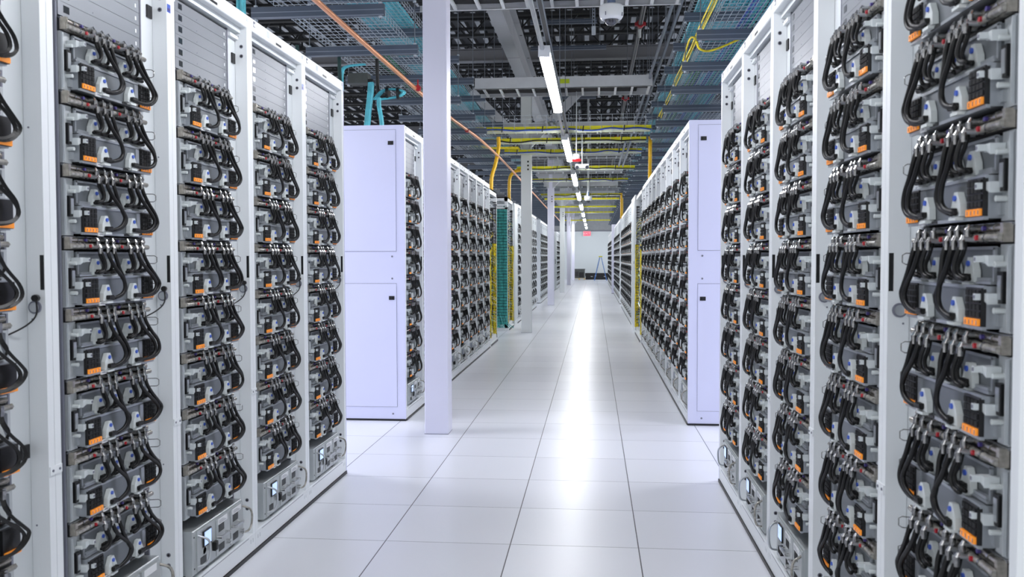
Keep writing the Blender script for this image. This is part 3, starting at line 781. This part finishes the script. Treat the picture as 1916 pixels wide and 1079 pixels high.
# wire basket trays
def basket(x0, x1, y0, y1, z, hh, label, px=.05, py=.10):
    b = MB(); r = .0019
    n = round((x1 - x0) / px)
    for i in range(n + 1):
        x = x0 + (x1 - x0) * i / n; b.box(x - r, x + r, y0, y1, z - r, z + r, 'wire', 'fk')
    for x in (x0, x1):
        for k in (1, 2): b.box(x - r, x + r, y0, y1, z + hh * k / 2 - r, z + hh * k / 2 + r, 'wire', 'fk')
    y = y0
    while y < y1:
        b.box(x0, x1, y - r, y + r, z - 3 * r, z - r, 'wire', 'lr'); b.box(x0 - 2 * r, x0, y - r, y + r, z - 3 * r, z + hh, 'wire'); b.box(x1, x1 + 2 * r, y - r, y + r, z - 3 * r, z + hh, 'wire'); y += py
    return tag(b.build('wire_basket_tray'), label, 'cable tray')
def cables(x0, x1, y0, y1, z, cols, n, name, label, rad=.009, layers=2, step=1.2, seed=0):
    r = random.Random(seed); b = MB()
    for i in range(n):
        xx = x0 + (x1 - x0) * (i + .5) / n; zz = z + rad + (i % layers) * rad * 1.3; pts = []; y = y0; k = cols[i % len(cols)] if r.random() < .7 else r.choice(cols)
        while y <= y1: pts.append((xx + r.uniform(-.010, .010), y, zz + r.uniform(-.004, .006))); y += step
        b.tube(pts, rad, k, 4, False)
    return tag(b.build(name), label, 'cables')
for side, (lo, hi), nm in (('L', ((-2.42, -1.68), (-2.38, -1.80)), 'column side'), ('R', ((.98, 1.75), (.94, 1.62)), 'row opposite the columns')):
    basket(lo[0], lo[1], 3.5, 50, ZLO + .055, .075, 'lower galvanised wire basket tray above racks %s' % SIDE[side])
    basket(hi[0], hi[1], 3.5, 50, ZHI + .055, .075, 'upper galvanised wire basket tray above racks %s' % SIDE[side])
    a, c = hi[0] + .05, hi[1] - .05
    cables(a, c, 3.5, 50, ZHI + .062, ['aqua', 'aqua', 'aqua'], 48, 'aqua_cable_bundle', 'thick layer of aqua cables in upper tray %s' % SIDE[side], .011, 2, 1.1, 4)
    if side == 'R':
        cables(lo[0] + .22, lo[0] + .50, 3.5, 50, ZLO + .062, ['bluec', 'aqua', 'bluec', 'aqua', 'teal'], 16, 'blue_cable_bundle', 'blue and teal cables lying in lower tray opposite the columns', .010, 2, 1.0, 5)
        cables(lo[0] + .05, lo[0] + .16, 9.0, 50, ZLO + .062, ['green', 'bluec'], 6, 'green_cable_bundle', 'green cables along the lower tray opposite the columns', .010, 2, 1.0, 6)
        cables(lo[0] - .07, lo[0] - .02, 5.0, 13, ZLO + .12, ['yellowc'], 3, 'yellow_cable_run', 'yellow cables tied along the lower tray edge', .007, 2, .7, 6)
    else:
        cables(lo[0] + .30, lo[0] + .46, 8.0, 50, ZLO + .062, ['green', 'darkc', 'green'], 9, 'green_cable_bundle', 'dark green cables in lower tray on column side', .010, 2, .9, 6)
b = MB(); b.tube(bez([(1.35, 7.9, 3.32), (1.05, 7.9, 3.20), (.93, 7.88, 3.21), (.90, 7.9, 3.30), (.90, 8.4, 3.42), (.92, 9.2, 3.40)], 5), .010, 'yellowc', 6); tag(b.build('yellow_cable_loop'), 'yellow cable looping out of the tray near white rack corner', 'cable')

# cross ladder trays
def ladder_tray(y0, y1, x0, x1, z, label, seed, stk=False):
    t = thing('ladder_tray', label, 'cable tray', (0, 0, 0)); r = random.Random(seed)
    for a in (y0, y1 - .03):
        b = MB(); b.box(x0, x1, a, a + .012, z, z + .155, 'ladderw'); b.box(x0, x1, a - (.0 if a == y0 else .018), a + (.03 if a == y0 else .012), z, z + .006, 'ladderw'); b.build('side_rail', t)
    x = x0 + .1; 
    while x < x1 - .05:
        b = MB(); b.box(x, x + .03, y0 + .012, y1 - .03, z + .004, z + .030, 'ladderw'); b.build('rung', t); x += .2286
    if stk: b = MB(); b.box(-.46, -.33, y0 - .002, y0, z + .06, z + .12, 'stickerg'); b.build('lime_sticker', t)
    b = MB(); n = 26
    for i in range(n):
        yy = y0 + .03 + (y1 - y0 - .07) * (i + .5) / n; zz = z + .062 + (i % 2) * .014; pts = []; x = x0
        while x <= x1: pts.append((x, yy + r.uniform(-.012, .012), zz + r.uniform(-.006, .008))); x += .25
        b.tube(pts, .014, 'darkc', 4, False)
    b.box(x0, x1, y0 + .03, y1 - .05, z + .095, z + .10, 'darkc')
    tag(b.build('black_power_cables'), 'black power cables heaped in a ladder tray above the aisle, %s along' % label.split(',')[0].split()[0], 'cables')
ladder_tray(7.60, 8.27, -1.64, .80, 3.70, 'first pale ladder cable tray crossing above the aisle near the dome camera', 1)
ladder_tray(12.08, 12.74, -1.64, .80, 3.70, 'second pale ladder tray crossing overhead, lime sticker on its rail', 2, True)
ladder_tray(16.1, 16.7, -1.64, .80, 3.70, 'third pale ladder tray crossing overhead behind yellow ducts', 3)
for i, y in enumerate((20.3, 23.9, 28.9, 32.9, 41.0)): ladder_tray(y, y + .6, -1.64, .80, 3.70, '%s pale ladder tray crossing overhead far down the aisle' % ORD[3 + i], 10 + i)

# yellow fibre ducts crossing the aisle
def fibre_duct(y, z, x0, x1, label, cable=True, seed=1):
    t = thing('fibre_duct', label, 'cable duct', (0, 0, 0)); w = .30
    b = MB(); b.box(x0, x1, y, y + w, z, z + .008, 'cream'); b.build('duct_base', t)
    for a in (y - .006, y + w): b = MB(); b.box(x0, x1, a, a + .006, z, z + .052, 'yellow'); b.box(x0, x1, a - .004, a + .010, z + .048, z + .055, 'yellow'); b.build('duct_side', t)
    b = MB(); x = x0 + .1
    while x < x1: b.box(x, x + .006, y - .02, y - .015, z - .01, z + .22, 'wire'); b.box(x, x + .006, y - .02, y + w + .02, z - .012, z - .007, 'wire'); x += .16
    for zz in (z - .01, z + .10, z + .16, z + .215): b.box(x0, x1, y - .022, y - .017, zz, zz + .005, 'wire')
    b.build('wire_guard', t)
    if cable:
        r = random.Random(seed); b = MB(); pts = []
        for i in range(14): pts.append((x0 + (x1 - x0) * i / 13, y - .035, z + .005 + r.uniform(-.02, .015)))
        b.tube(bez(pts, 3), .012, 'bluec' if seed % 2 else 'darkc', 6); b.build('tied_cable', t)
        for i in (2, 5, 8, 11): b = MB(); b.tube([(pts[i][0], y - .05, z - .03), (pts[i][0] + .01, y - .045, z + .055)], .008, 'black', 5); b.build('hook_tie', t)
dl = ['first', 'second', 'third', 'fourth', 'fifth', 'sixth', 'seventh', 'eighth', 'ninth', 'tenth']
for i, (y, z) in enumerate(((12.95, 3.25), (14.2, 3.25), (15.45, 3.22), (18.1, 3.20), (21.5, 3.25), (26.6, 3.25), (28.6, 3.25), (32.5, 3.22), (36.5, 3.22), (44.0, 3.2))):
    fibre_duct(y, z, -1.75 if i < 4 else -1.6, .84, '%s yellow fibre duct crossing above the aisle from the camera' % dl[i], i < 6, i + 1)
b = MB()
r = random.Random(3)
for i in range(24):
    yy = 15.3 + r.uniform(-.1, .15); b.tube(bez([(-2.9, yy, 3.36 + r.uniform(-.02, .05)), (-2.3, yy + .02, 3.38), (-1.8, yy, 3.30), (-1.3, yy + r.uniform(-.1, .1), 3.29)], 4), .008, 'yellowc', 4, False)
tag(b.build('yellow_cable_bundle'), 'loose yellow fibre bundle above the network racks', 'cables')
# amber drop tubes
def drop(pts, label):
    b = MB(); P = bez(pts, 7); b.tube(P, .030, 'amber', 8)
    for i in range(0, len(P) - 1, 2): d = (P[i + 1] - P[i]).normalized(); b.tube([P[i] - d * .006, P[i] + d * .006], .034, 'amber', 8)
    tag(b.build('corrugated_tube'), label, 'tube')
drop([(-1.52, 14.0, 3.30), (-1.52, 14.0, 3.12), (-1.57, 13.95, 2.85), (-1.62, 13.9, 2.65), (-1.63, 13.9, 2.40)], 'amber corrugated tube dropping into the first network rack')
drop([(-1.40, 16.8, 3.05), (-1.50, 16.8, 3.03), (-1.60, 16.8, 2.92), (-1.62, 16.8, 2.70), (-1.62, 16.8, 2.45)], 'amber corrugated tube bending down into the teal network rack')
drop([(.93, 14.6, 3.35), (.93, 14.6, 3.0), (.94, 14.8, 2.7), (.96, 14.9, 2.45)], 'amber corrugated tube dropping to racks opposite the columns')
for i, x in enumerate((.84, .90)): drop([(x, 26.6 + i, 3.3), (x, 26.6 + i, 2.9), (x, 26.7 + i, 2.47)], 'amber tube pair far down the aisle, %s one' % ('inner' if i == 0 else 'outer'))

# aqua drops and black hoses above the second row, column side
def strap(pts, r_, k, name, label, n=8, flat=1.0):
    b = MB(); rr = random.Random(len(label))
    for i in range(9):
        ox, oy = rr.uniform(-r_, r_), rr.uniform(-r_, r_) * flat
        b.tube(bez([(p[0] + ox, p[1] + oy, p[2]) for p in pts], 4), r_ * .42, k, 5)
    tag(b.build(name), label, 'cables')
strap([(-2.03, 7.9, 2.98), (-2.04, 7.9, 2.86), (-2.06, 7.9, 2.7), (-2.08, 7.9, 2.50)], .022, 'aqua', 'aqua_cable_drop', 'aqua cable bundle dropping behind the lavender cabinet top')
strap([(-1.96, 7.9, 2.84), (-1.96, 7.9, 2.76), (-1.94, 7.9, 2.65), (-1.93, 7.9, 2.50)], .019, 'aqua', 'aqua_cable_drop', 'shorter aqua bundle hanging beside the velcro-tied loop')
strap([(-2.02, 8.0, 2.84), (-1.94, 8.0, 2.92), (-1.82, 8.0, 2.93), (-1.75, 8.0, 2.90), (-1.82, 8.0, 2.86), (-1.98, 8.0, 2.84)], .020, 'aqua', 'aqua_cable_loop', 'coiled aqua cable loop with black ties under tray')
strap([(-1.85, 9.4, 3.30), (-1.72, 9.4, 3.20), (-1.66, 9.4, 2.9), (-1.66, 9.4, 2.5)], .018, 'aqua', 'aqua_cable_drop', 'thin aqua bundle dropping to the second rack top')
strap([(-2.06, 5.0, 3.30), (-2.06, 5.0, 3.0), (-2.06, 5.0, 2.5)], .026, 'aqua', 'aqua_cable_drop', 'aqua bundle dropping to the top of the near racks on column side')
strap([(-2.37, 8.1, 2.95), (-2.37, 8.1, 3.10), (-2.33, 8.1, 3.17), (-2.15, 8.1, 3.19)], .020, 'aqua', 'aqua_cable_loop', 'aqua bundle bending along under the lower tray on column side')
for xx, zz, lb in ((-1.90, 2.90, 'first'), (-1.80, 2.895, 'second')):
    b = MB(); b.tube([(xx - .012, 8.0, zz), (xx + .012, 8.0, zz)], .058, 'black', 12); tag(b.build('cable_tie'), '%s black tie around the coiled aqua loop' % lb, 'cable tie')
for i, (xa, xb) in enumerate(((-2.62, -2.50), (-2.33, -2.30), (-2.05, -2.0))):
    b = MB(); b.tube(bez([(xa, 7.6 + i * .3, 3.26), (xa + .01, 7.6 + i * .3, 2.9), (xb, 7.6 + i * .3, 2.49)], 4), .018, 'greenstrap' if i != 2 else 'darkc', 6)
    tag(b.build('power_whip'), ['dark green power whip hanging left of the aqua bundles', 'dark green power whip beside the aqua bundle', 'black power whip between two aqua bundles'][i].replace(' left of', ' outside'), 'cable')
for i in range(4):
    b = MB(); b.tube(bez([(-2.70, 7.40 + i * .05, 2.50), (-2.55, 7.42 + i * .05, 2.56 + i * .015), (-2.30, 7.42 + i * .05, 2.55 + i * .01), (-2.0, 7.45 + i * .05, 2.50)], 5), .016, 'rubber', 6)
    tag(b.build('black_hose'), 'black hose lying across the lavender cabinet top', 'hose', 'black hoses on lavender cabinet top')
b = MB(); b.box(-2.45, -2.25, 8.6, 8.75, 3.12, 3.22, 'crate'); b.box(-2.25, -2.2, 8.62, 8.7, 3.10, 3.16, 'black'); tag(b.build('junction_box'), 'small dark junction box under struts on column side', 'box')

# copper pipe
t = thing('copper_pipe', 'long copper pipe running overhead along column-side racks', 'pipe', (0, 0, 0))
pts = [(-1.75, 2.0, 2.99), (-1.74, 5.0, 2.99), (-1.70, 7.2, 2.98), (-1.66, 9.5, 2.98), (-1.56, 12, 3.0), (-1.52, 15, 3.0), (-1.50, 19, 2.97), (-1.52, 23, 3.0), (-1.50, 28, 2.97), (-1.50, 34, 3.0), (-1.50, 45, 2.98)]
b = MB(); b.tube(bez(pts, 4), .019, 'copper', 12); b.build('pipe_run', t)
b = MB(); b.tube([(-1.66, 8.20, 2.98), (-1.66, 8.24, 2.98)], .028, 'red', 12); b.bar((-1.66, 8.22, 3.0), (-1.66, 8.22, 3.06), .012, .012, 'red', (0, 1, 0)); b.build('red_clamp', t)
b = MB(); b.tube([(-1.60, 11.0, 2.985), (-1.598, 11.05, 2.985)], .026, 'red', 12); b.build('red_clamp', t)

# ---------------------------------------------------------------- lights along the aisle
LX, LZ = -.385, 2.97
for i in range(10):
    y0 = 6.88 + 4.88 * (i - 1)
    y1 = y0 + 2.62
    lab = ['linear batten light above the camera end of the aisle', 'big bright linear ceiling light nearest the dome camera'.replace('nearest', 'beside'), 'second bright linear light, before the red strobe', 'third linear light past the strobe'][i] if i < 4 else '%s linear light in the receding line' % ORD[min(i, 11)]
    t = thing('linear_light', lab, 'ceiling light', (LX, y0, LZ), 0, 'linear lights in a line over the aisle')
    b = MB(); b.box(-.045, .045, 0, y1 - y0, .012, .055, 'lightbody'); b.box(-.046, .046, -.03, 0, -.03, .055, 'lightbody'); b.box(-.046, .046, y1 - y0, y1 - y0 + .03, -.03, .055, 'lightbody'); 
    for yy in (.3, y1 - y0 - .34): b.box(-.02, .045, yy, yy + .04, .05, .0735, 'steel')
    b.build('housing', t)
    b = MB(); b.prism([(-.044, .012), (-.040, -.022), (-.028, -.032), (.028, -.032), (.040, -.022), (.044, .012)], 'y', .001, y1 - y0 - .001, 'lens' if i < 3 else 'lensfar'); b.build('lens', t)
    # suspended channel and conduit continuing to the next fitting
    t = thing('light_channel', '%s stretch of steel channel carrying the linear lights' % ORD[i], 'channel', (LX, y1, LZ), 0, 'steel channel between the linear lights')
    g = 4.88 - 2.62
    b = MB(); b.box(.012, .052, -2.6, g, .075, .098, 'strutlip'); b.box(.018, .046, -2.6, g, .073, .076, 'black'); b.build('channel', t)
    b = MB(); b.cyl((-.015, .03, .035), (-.015, g - .03, .035), .018, 'steel', 10); b.build('conduit', t)
    for yy in (-.3, 1.5): b = MB(); b.cyl((.032, yy, .09), (.032, yy, 2.53), .004, 'rod', 5); b.build('hanger_rod', t)
# side strut rails
for (x, z, ya, yb, lb) in ((.80, 3.80, 3.5, 18.0, 'long double strut rail slanting overhead beside the hanger rods'), (-.62, 3.35, 12.8, 17.0, 'short strut rail hanging on column side of the linear lights'), (.55, 3.2, 14.2, 17.8, 'short strut rail hanging opposite the columns past the ducts')):
    t = thing('strut_rail', lb, 'rail', (0, 0, 0))
    for d in (-.04, .04): b = MB(); b.box(x + d - .012, x + d + .012, ya, yb, z, z + .04, 'strutlip'); b.build('rail', t)
    b = MB(); y = ya + .3
    while y < yb: b.box(x - .055, x + .055, y, y + .04, z + .04, z + .055, 'strut'); y += 1.5
    b.build('cross_bracket', t)
    y = ya + .3
    while y < yb: b = MB(); b.cyl((x, y + .02, z + .05), (x, y + .02, 5.5), .005, 'rod', 5); b.build('rod', t); y += 3
# overhead strut pieces tied to the joists
for i, (x0, x1, y, z) in enumerate(((-.95, .05, 13.2, 4.9), (-1.0, .2, 14.0, 4.7), (-.5, .35, 11.2, 5.35), (-1.0, .05, 17.2, 4.5), (-3.2, -1.4, 10.6, 4.9), (-3.2, -1.4, 12.0, 4.8))):
    b = MB(); strut(b, x0, x1, y, z, .07); b.cyl((x0 + .1, y + .02, z), (x0 + .1, y + .02, 5.52), .004, 'rod', 5); b.cyl((x1 - .1, y + .02, z), (x1 - .1, y + .02, 5.52), .004, 'rod', 5)
    tag(b.build('ceiling_strut'), 'bare strut channel hung on rods under black joists', 'strut', 'bare struts under the joists')
# sprinkler pipe
t = thing('sprinkler_pipe', 'dark sprinkler pipe with red couplings high under joists', 'pipe', (0, 0, 0))
b = MB(); b.cyl((.68, 4, 4.78), (.68, 50, 4.78), .036, 'pipe', 12); b.build('pipe_run', t)
for y in (13.0, 19.0, 25.0): 
    b = MB(); b.cyl((.68, y - .04, 4.78), (.68, y + .04, 4.78), .056, 'red', 12); b.box(.60, .76, y - .03, y + .03, 4.755, 4.80, 'red'); b.build('red_coupling', t)
b = MB(); b.cyl((.68, 13.15, 4.74), (.68, 13.15, 4.62), .02, 'latchp', 8); b.build('sprinkler_head', t)
b = MB(); b.cyl((.32, 9.56, 4.6), (.32, 9.56, 5.51), .02, 'pipe', 8); b.cyl((.32, 9.56, 4.55), (.32, 9.56, 4.65), .028, 'ladderw', 8); tag(b.build('drop_pipe'), 'thin dark drop pipe with pale collar above the dome camera', 'pipe')
b = MB(); b.box(-.02, .02, 10.9, 10.94, 4.2, 5.51, 'strutlip')
for k in range(30): b.box(-.008, .008, 10.896, 10.9, 4.22 + k * .042, 4.245 + k * .042, 'black')
b.cyl((0, 10.92, 4.12), (0, 10.92, 4.22), .03, 'wire', 6); tag(b.build('slotted_strut'), 'short slotted strut hanging down beside the linear channel', 'strut')

# dome cameras
def dome(x, y, z, s, label, pole):
    t = thing('dome_camera', label, 'camera', (x, y, z))
    b = MB(); b.lathe((0, 0, 0), [(.001, .062), (.072, .062), (.083, .055), (.086, .046), (.086, -.002), (.083, -.018), (.072, -.036), (.058, -.044), (.052, -.040), (.052, -.02), (.001, -.02)], 'domec', 32); b.v = [(p[0] * s, p[1] * s, p[2] * s) for p in b.v]; b.build('housing', t)
    b = MB(); b.lathe((0, 0, -.034), [(.048, 0.0), (.047, -.014), (.040, -.030), (.026, -.042), (.010, -.048), (.0005, -.049)], 'glassd', 24); b.v = [(p[0] * s, p[1] * s, p[2] * s) for p in b.v]; b.build('smoked_dome', t)
    b = MB()
    for a in (-.5, 2.1, 4.2): b.obox((.086 * math.cos(a), .086 * math.sin(a), -.012), (.003, 0, 0), (0, .006, 0), (0, 0, .012), 'seam')
    b.v = [(p[0] * s, p[1] * s, p[2] * s) for p in b.v]; b.build('side_tab', t)
    b = MB(); b.cyl((0, 0, .06 * s), (0, 0, .16 * s), .030 * s, 'pipeblue', 16); b.cyl((0, 0, .16 * s), (0, 0, pole), .022 * s, 'steel', 12); b.build('drop_pole', t)
dome(.125, 6.3, 3.10, 1.0, 'white security dome camera hanging on a pole above aisle', 2.4)
dome(-.13, 22.0, 2.83, 1.1, 'small far dome camera hanging from a rod past the strobe', 2.6)
# fire strobe and emergency light
t = thing('fire_strobe', 'red and white fire strobe hanging beside second light', 'alarm', (-.24, 12.4, 2.76))
b = MB(); b.lathe((0, 0, 0), [(.001, .07), (.045, .068), (.05, .03), (.05, .0)], 'domec', 16); b.build('beacon', t)
b = MB(); b.lathe((0, 0, 0), [(.05, 0), (.066, -.002), (.066, -.03), (.05, -.036), (.001, -.036)], 'strobered', 16); b.build('red_ring', t)
b = MB(); b.cyl((0, 0, .06), (0, 0, .945), .008, 'steel', 6); b.build('stem', t)
t = thing('emergency_light', 'white twin-head emergency light hanging under ducts', 'light', (-.17, 13.2, 2.74))
b = MB(); b.bbox(-.10, .10, -.03, .05, -.03, .03, 'domec', .008); b.cyl((0, 0, .03), (0, 0, .505), .008, 'steel', 6); b.build('body', t)
for x in (-.075, .075): b = MB(); b.cyl((x, -.03, -.01), (x, -.055, -.02), .032, 'domec', 14); b.cyl((x, -.055, -.02), (x, -.060, -.021), .026, 'glassd', 14); b.build('lamp_head', t)
# exit sign
t = thing('exit_sign', 'small lit red exit sign high on the far wall', 'sign', (-.40, YEND - .12, 2.84))
b = MB(); b.box(-.24, .24, 0, .08, -.15, .15, 'domec'); b.build('housing', t)
b = MB(); b.box(-.22, .22, -.006, 0, -.13, .13, 'exit'); b.build('panel', t)
cu = bpy.data.curves.new('exit_text', 'FONT'); cu.body = 'EXIT'; cu.size = .2; cu.align_x = 'CENTER'; cu.align_y = 'CENTER'; cu.extrude = .002
tmp = bpy.data.objects.new('exit_tmp', cu); me = bpy.data.meshes.new_from_object(tmp); bpy.data.objects.remove(tmp)
me.materials.clear(); me.materials.append(M['label']); me.transform(Matrix.Rotation(PI / 2, 4, 'X')); link('exit_lettering', me, t, (0, -.01, 0))

# ---------------------------------------------------------------- far end objects
t = thing('step_ladder', 'blue step ladder with yellow top standing at the aisle end', 'ladder', (.42, 51.6, 0))
H = 1.38
for y in (-.2, .2):
    b = MB(); b.bar((-.36, y, 0.005), (-.04, y * .6, H), .05, .05, 'ladderb', (0, 1, 0)); b.build('front_rail', t)
    b = MB(); b.bar((.36, y, 0.005), (.04, y * .6, H), .04, .04, 'ladderb', (0, 1, 0)); b.build('rear_rail', t)
for k in range(1, 5):
    f = k / 5; x = -.36 + .32 * f; b = MB(); b.box(x - .04, x + .05, -.19 + .07 * f, .19 - .07 * f, H * f - .012, H * f + .012, 'latchp'); b.build('tread', t)
b = MB(); b.box(-.11, .11, -.16, .16, H, H + .06, 'yellow'); b.build('top_cap', t)
b = MB(); b.bar((-.2, -.18, .70), (.2, -.18, .55), .015, .015, 'latchp', (0, 1, 0)); b.build('spreader', t)
t = thing('wooden_pallet', 'low pale wooden pallet by the far wall', 'pallet', (-.88, 53.5, 0))
b = MB()
for x in (-.34, -.02, .30): b.box(x, x + .08, -.4, .4, 0, .08, 'wood')
for k in range(6): b.box(-.36, .40, -.4 + k * .14, -.3 + k * .14, .08, .10, 'wood')
b.build('deck_boards', t)
t = thing('grey_crate', 'dark grey equipment crate sitting on the wooden pallet', 'crate', (-.88, 53.5, .1))
b = MB(); b.box(-.32, .36, -.35, .35, 0, .52, 'crate'); b.box(.02, .30, -.356, -.35, .05, .36, 'black'); b.build('box_body', t)
b = MB(); b.box(-.35, .39, -.38, .38, .52, .56, 'crate'); b.build('lid', t)
b = MB(); b.box(-.30, -.02, -.37, -.35, .12, .40, 'pipe'); b.build('front_plate', t)
t = thing('long_black_case', 'long low black case lying along the far wall', 'case', (.14, 53.9, 0))
b = MB(); b.box(-.62, .85, -.2, .2, 0, .2, 'black'); b.build('lower_shell', t)
b = MB(); b.box(-.64, .87, -.22, .22, .205, .40, 'black'); b.build('upper_shell', t)
for x in (-.3, .5): b = MB(); b.box(x, x + .12, -.235, -.22, .17, .21, 'steel'); b.build('catch', t)

# bonding wires hanging from the round locks on the near racks, column side
for i in range(5):
    y0 = 1.65 + .75 * i + .72
    t = thing('bonding_wire', 'thin black wire with round plug, on %s rack post, near row on column side' % ORD[i], 'wire', (XL, y0, 0), 0, 'bonding wires on near racks')
    b = MB(); b.tube(bez([(-.02, -.012, 1.262), (-.016, -.018, 1.215), (-.03, -.045, 1.185), (-.06, -.09, 1.16), (-.07, -.13, 1.155)], 5), .0026, 'black', 5); b.build('lead', t)
    b = MB(); b.cyl((-.022, -.006, 1.262), (-.018, -.022, 1.262), .010, 'black', 8); b.build('plug', t)
for y0, x, lb in ((2.40, XL, 'first'), (3.15, XL, 'second'), (3.9, XL, 'third')):
    b = MB(); b.box(x, x + .004, y0 - .028, y0 + .028, .745, .770, 'white'); b.cyl((x + .003, y0 - .016, .757), (x + .006, y0 - .016, .757), .004, 'seam', 8); b.cyl((x + .003, y0 + .016, .757), (x + .006, y0 + .016, .757), .004, 'seam', 8)
    tag(b.build('joining_plate'), 'small white joining plate on %s rack joint, column side' % lb, 'bracket')
for y0, lb in ((2.40, 'first'), (3.15, 'second'), (3.9, 'third')):
    b = MB(); b.box(XR - .004, XR, y0 - .028, y0 + .028, .745, .770, 'white'); b.cyl((XR - .003, y0 - .016, .757), (XR - .006, y0 - .016, .757), .004, 'seam', 8); b.cyl((XR - .003, y0 + .016, .757), (XR - .006, y0 + .016, .757), .004, 'seam', 8)
    tag(b.build('joining_plate'), 'small white joining plate on %s rack joint, opposite the columns' % lb, 'bracket')
for yy, lb in ((3.15, 'second'), (4.65, 'fourth')):
    b = MB(); b.box(XL - .001, XL + .0012, yy - .026, yy - .002, 2.285, 2.315, 'blue'); b.box(XL + .0012, XL + .002, yy - .024, yy - .006, 2.29, 2.30, 'purple')
    tag(b.build('blue_tape'), 'scrap of blue tape high on post joint of %s near rack, column side' % lb, 'tape')

# ---------------------------------------------------------------- added fill lights and world
def area(name, loc, sx, sy, e, col=(.93, .95, 1.0), rot=(0, 0, 0)):
    l = bpy.data.lights.new(name, 'AREA'); l.shape = 'RECTANGLE'; l.size = sx; l.size_y = sy; l.energy = e; l.color = col
    o = bpy.data.objects.new(name, l); COL.objects.link(o); o.location = loc; o.rotation_euler = rot; return o
for i in range(9):
    for x in (-5.0, 4.4): area('side_aisle_fill', (x, 3 + i * 6, 2.95), 0.2, 4.5, 75, (.80, .84, 1.0))  # unseen fill lights added behind the racks to brighten the hall
area('cross_aisle_fill', (-4.4, 6.3, 3.0), 3.0, .2, 90, (.88, .90, 1.0))  # unseen fill light added at the cross aisle, column side
area('cross_aisle_fill', (3.4, 6.3, 3.0), 3.0, .2, 70, (.88, .90, 1.0))  # its counterpart, also an added unseen fill
area('far_wall_fill', (-.3, 51.5, 2.95), 5.0, .3, 70, (.95, .98, 1.0), (math.radians(50), 0, 0))  # unseen fill light added and tilted to brighten the end wall
W = bpy.data.worlds.new('World'); SC.world = W; W.use_nodes = True
bg = W.node_tree.nodes['Background']; bg.inputs[0].default_value = (.95, .975, 1.0, 1); bg.inputs[1].default_value = 1.25

# ---------------------------------------------------------------- camera
f, h, yaw, pit, rol = 1631.118, 1.3758, 0.0931280, 0.0357442, -0.0020285
def ray(u, v):
    c, s = math.cos(rol), math.sin(rol); u, v = c * u + s * v, -s * u + c * v
    d = (u / f, 1.0, -v / f); c, s = math.cos(pit), math.sin(pit)
    yf = c * d[1] + s * d[2]; z = -s * d[1] + c * d[2]; c, s = math.cos(yaw), math.sin(yaw)
    return Vector((c * d[0] - s * yf, s * d[0] + c * yf, z))
D0 = ray(0, 0); R = (ray(1, 0) - D0).normalized(); U = (D0 - ray(0, 1)).normalized(); Bk = -D0.normalized()
cd = bpy.data.cameras.new('camera'); cam = bpy.data.objects.new('camera', cd); COL.objects.link(cam)
cam.matrix_world = Matrix(((R.x, U.x, Bk.x, 0), (R.y, U.y, Bk.y, 0), (R.z, U.z, Bk.z, h), (0, 0, 0, 1)))
cd.sensor_width = 36; cd.lens = f / 1916 * 36; cd.clip_start = .05; cd.clip_end = 200
cd.dof.use_dof = True; cd.dof.focus_distance = 6.5; cd.dof.aperture_fstop = 6.3
SC.camera = cam
SC.view_settings.view_transform = 'Standard'; SC.view_settings.look = 'None'; SC.view_settings.exposure = 0.0
SC.cycles.max_bounces = 6; SC.cycles.diffuse_bounces = 4; SC.cycles.glossy_bounces = 3; SC.cycles.use_denoising = True
SC.cycles.sample_clamp_indirect = 6.0
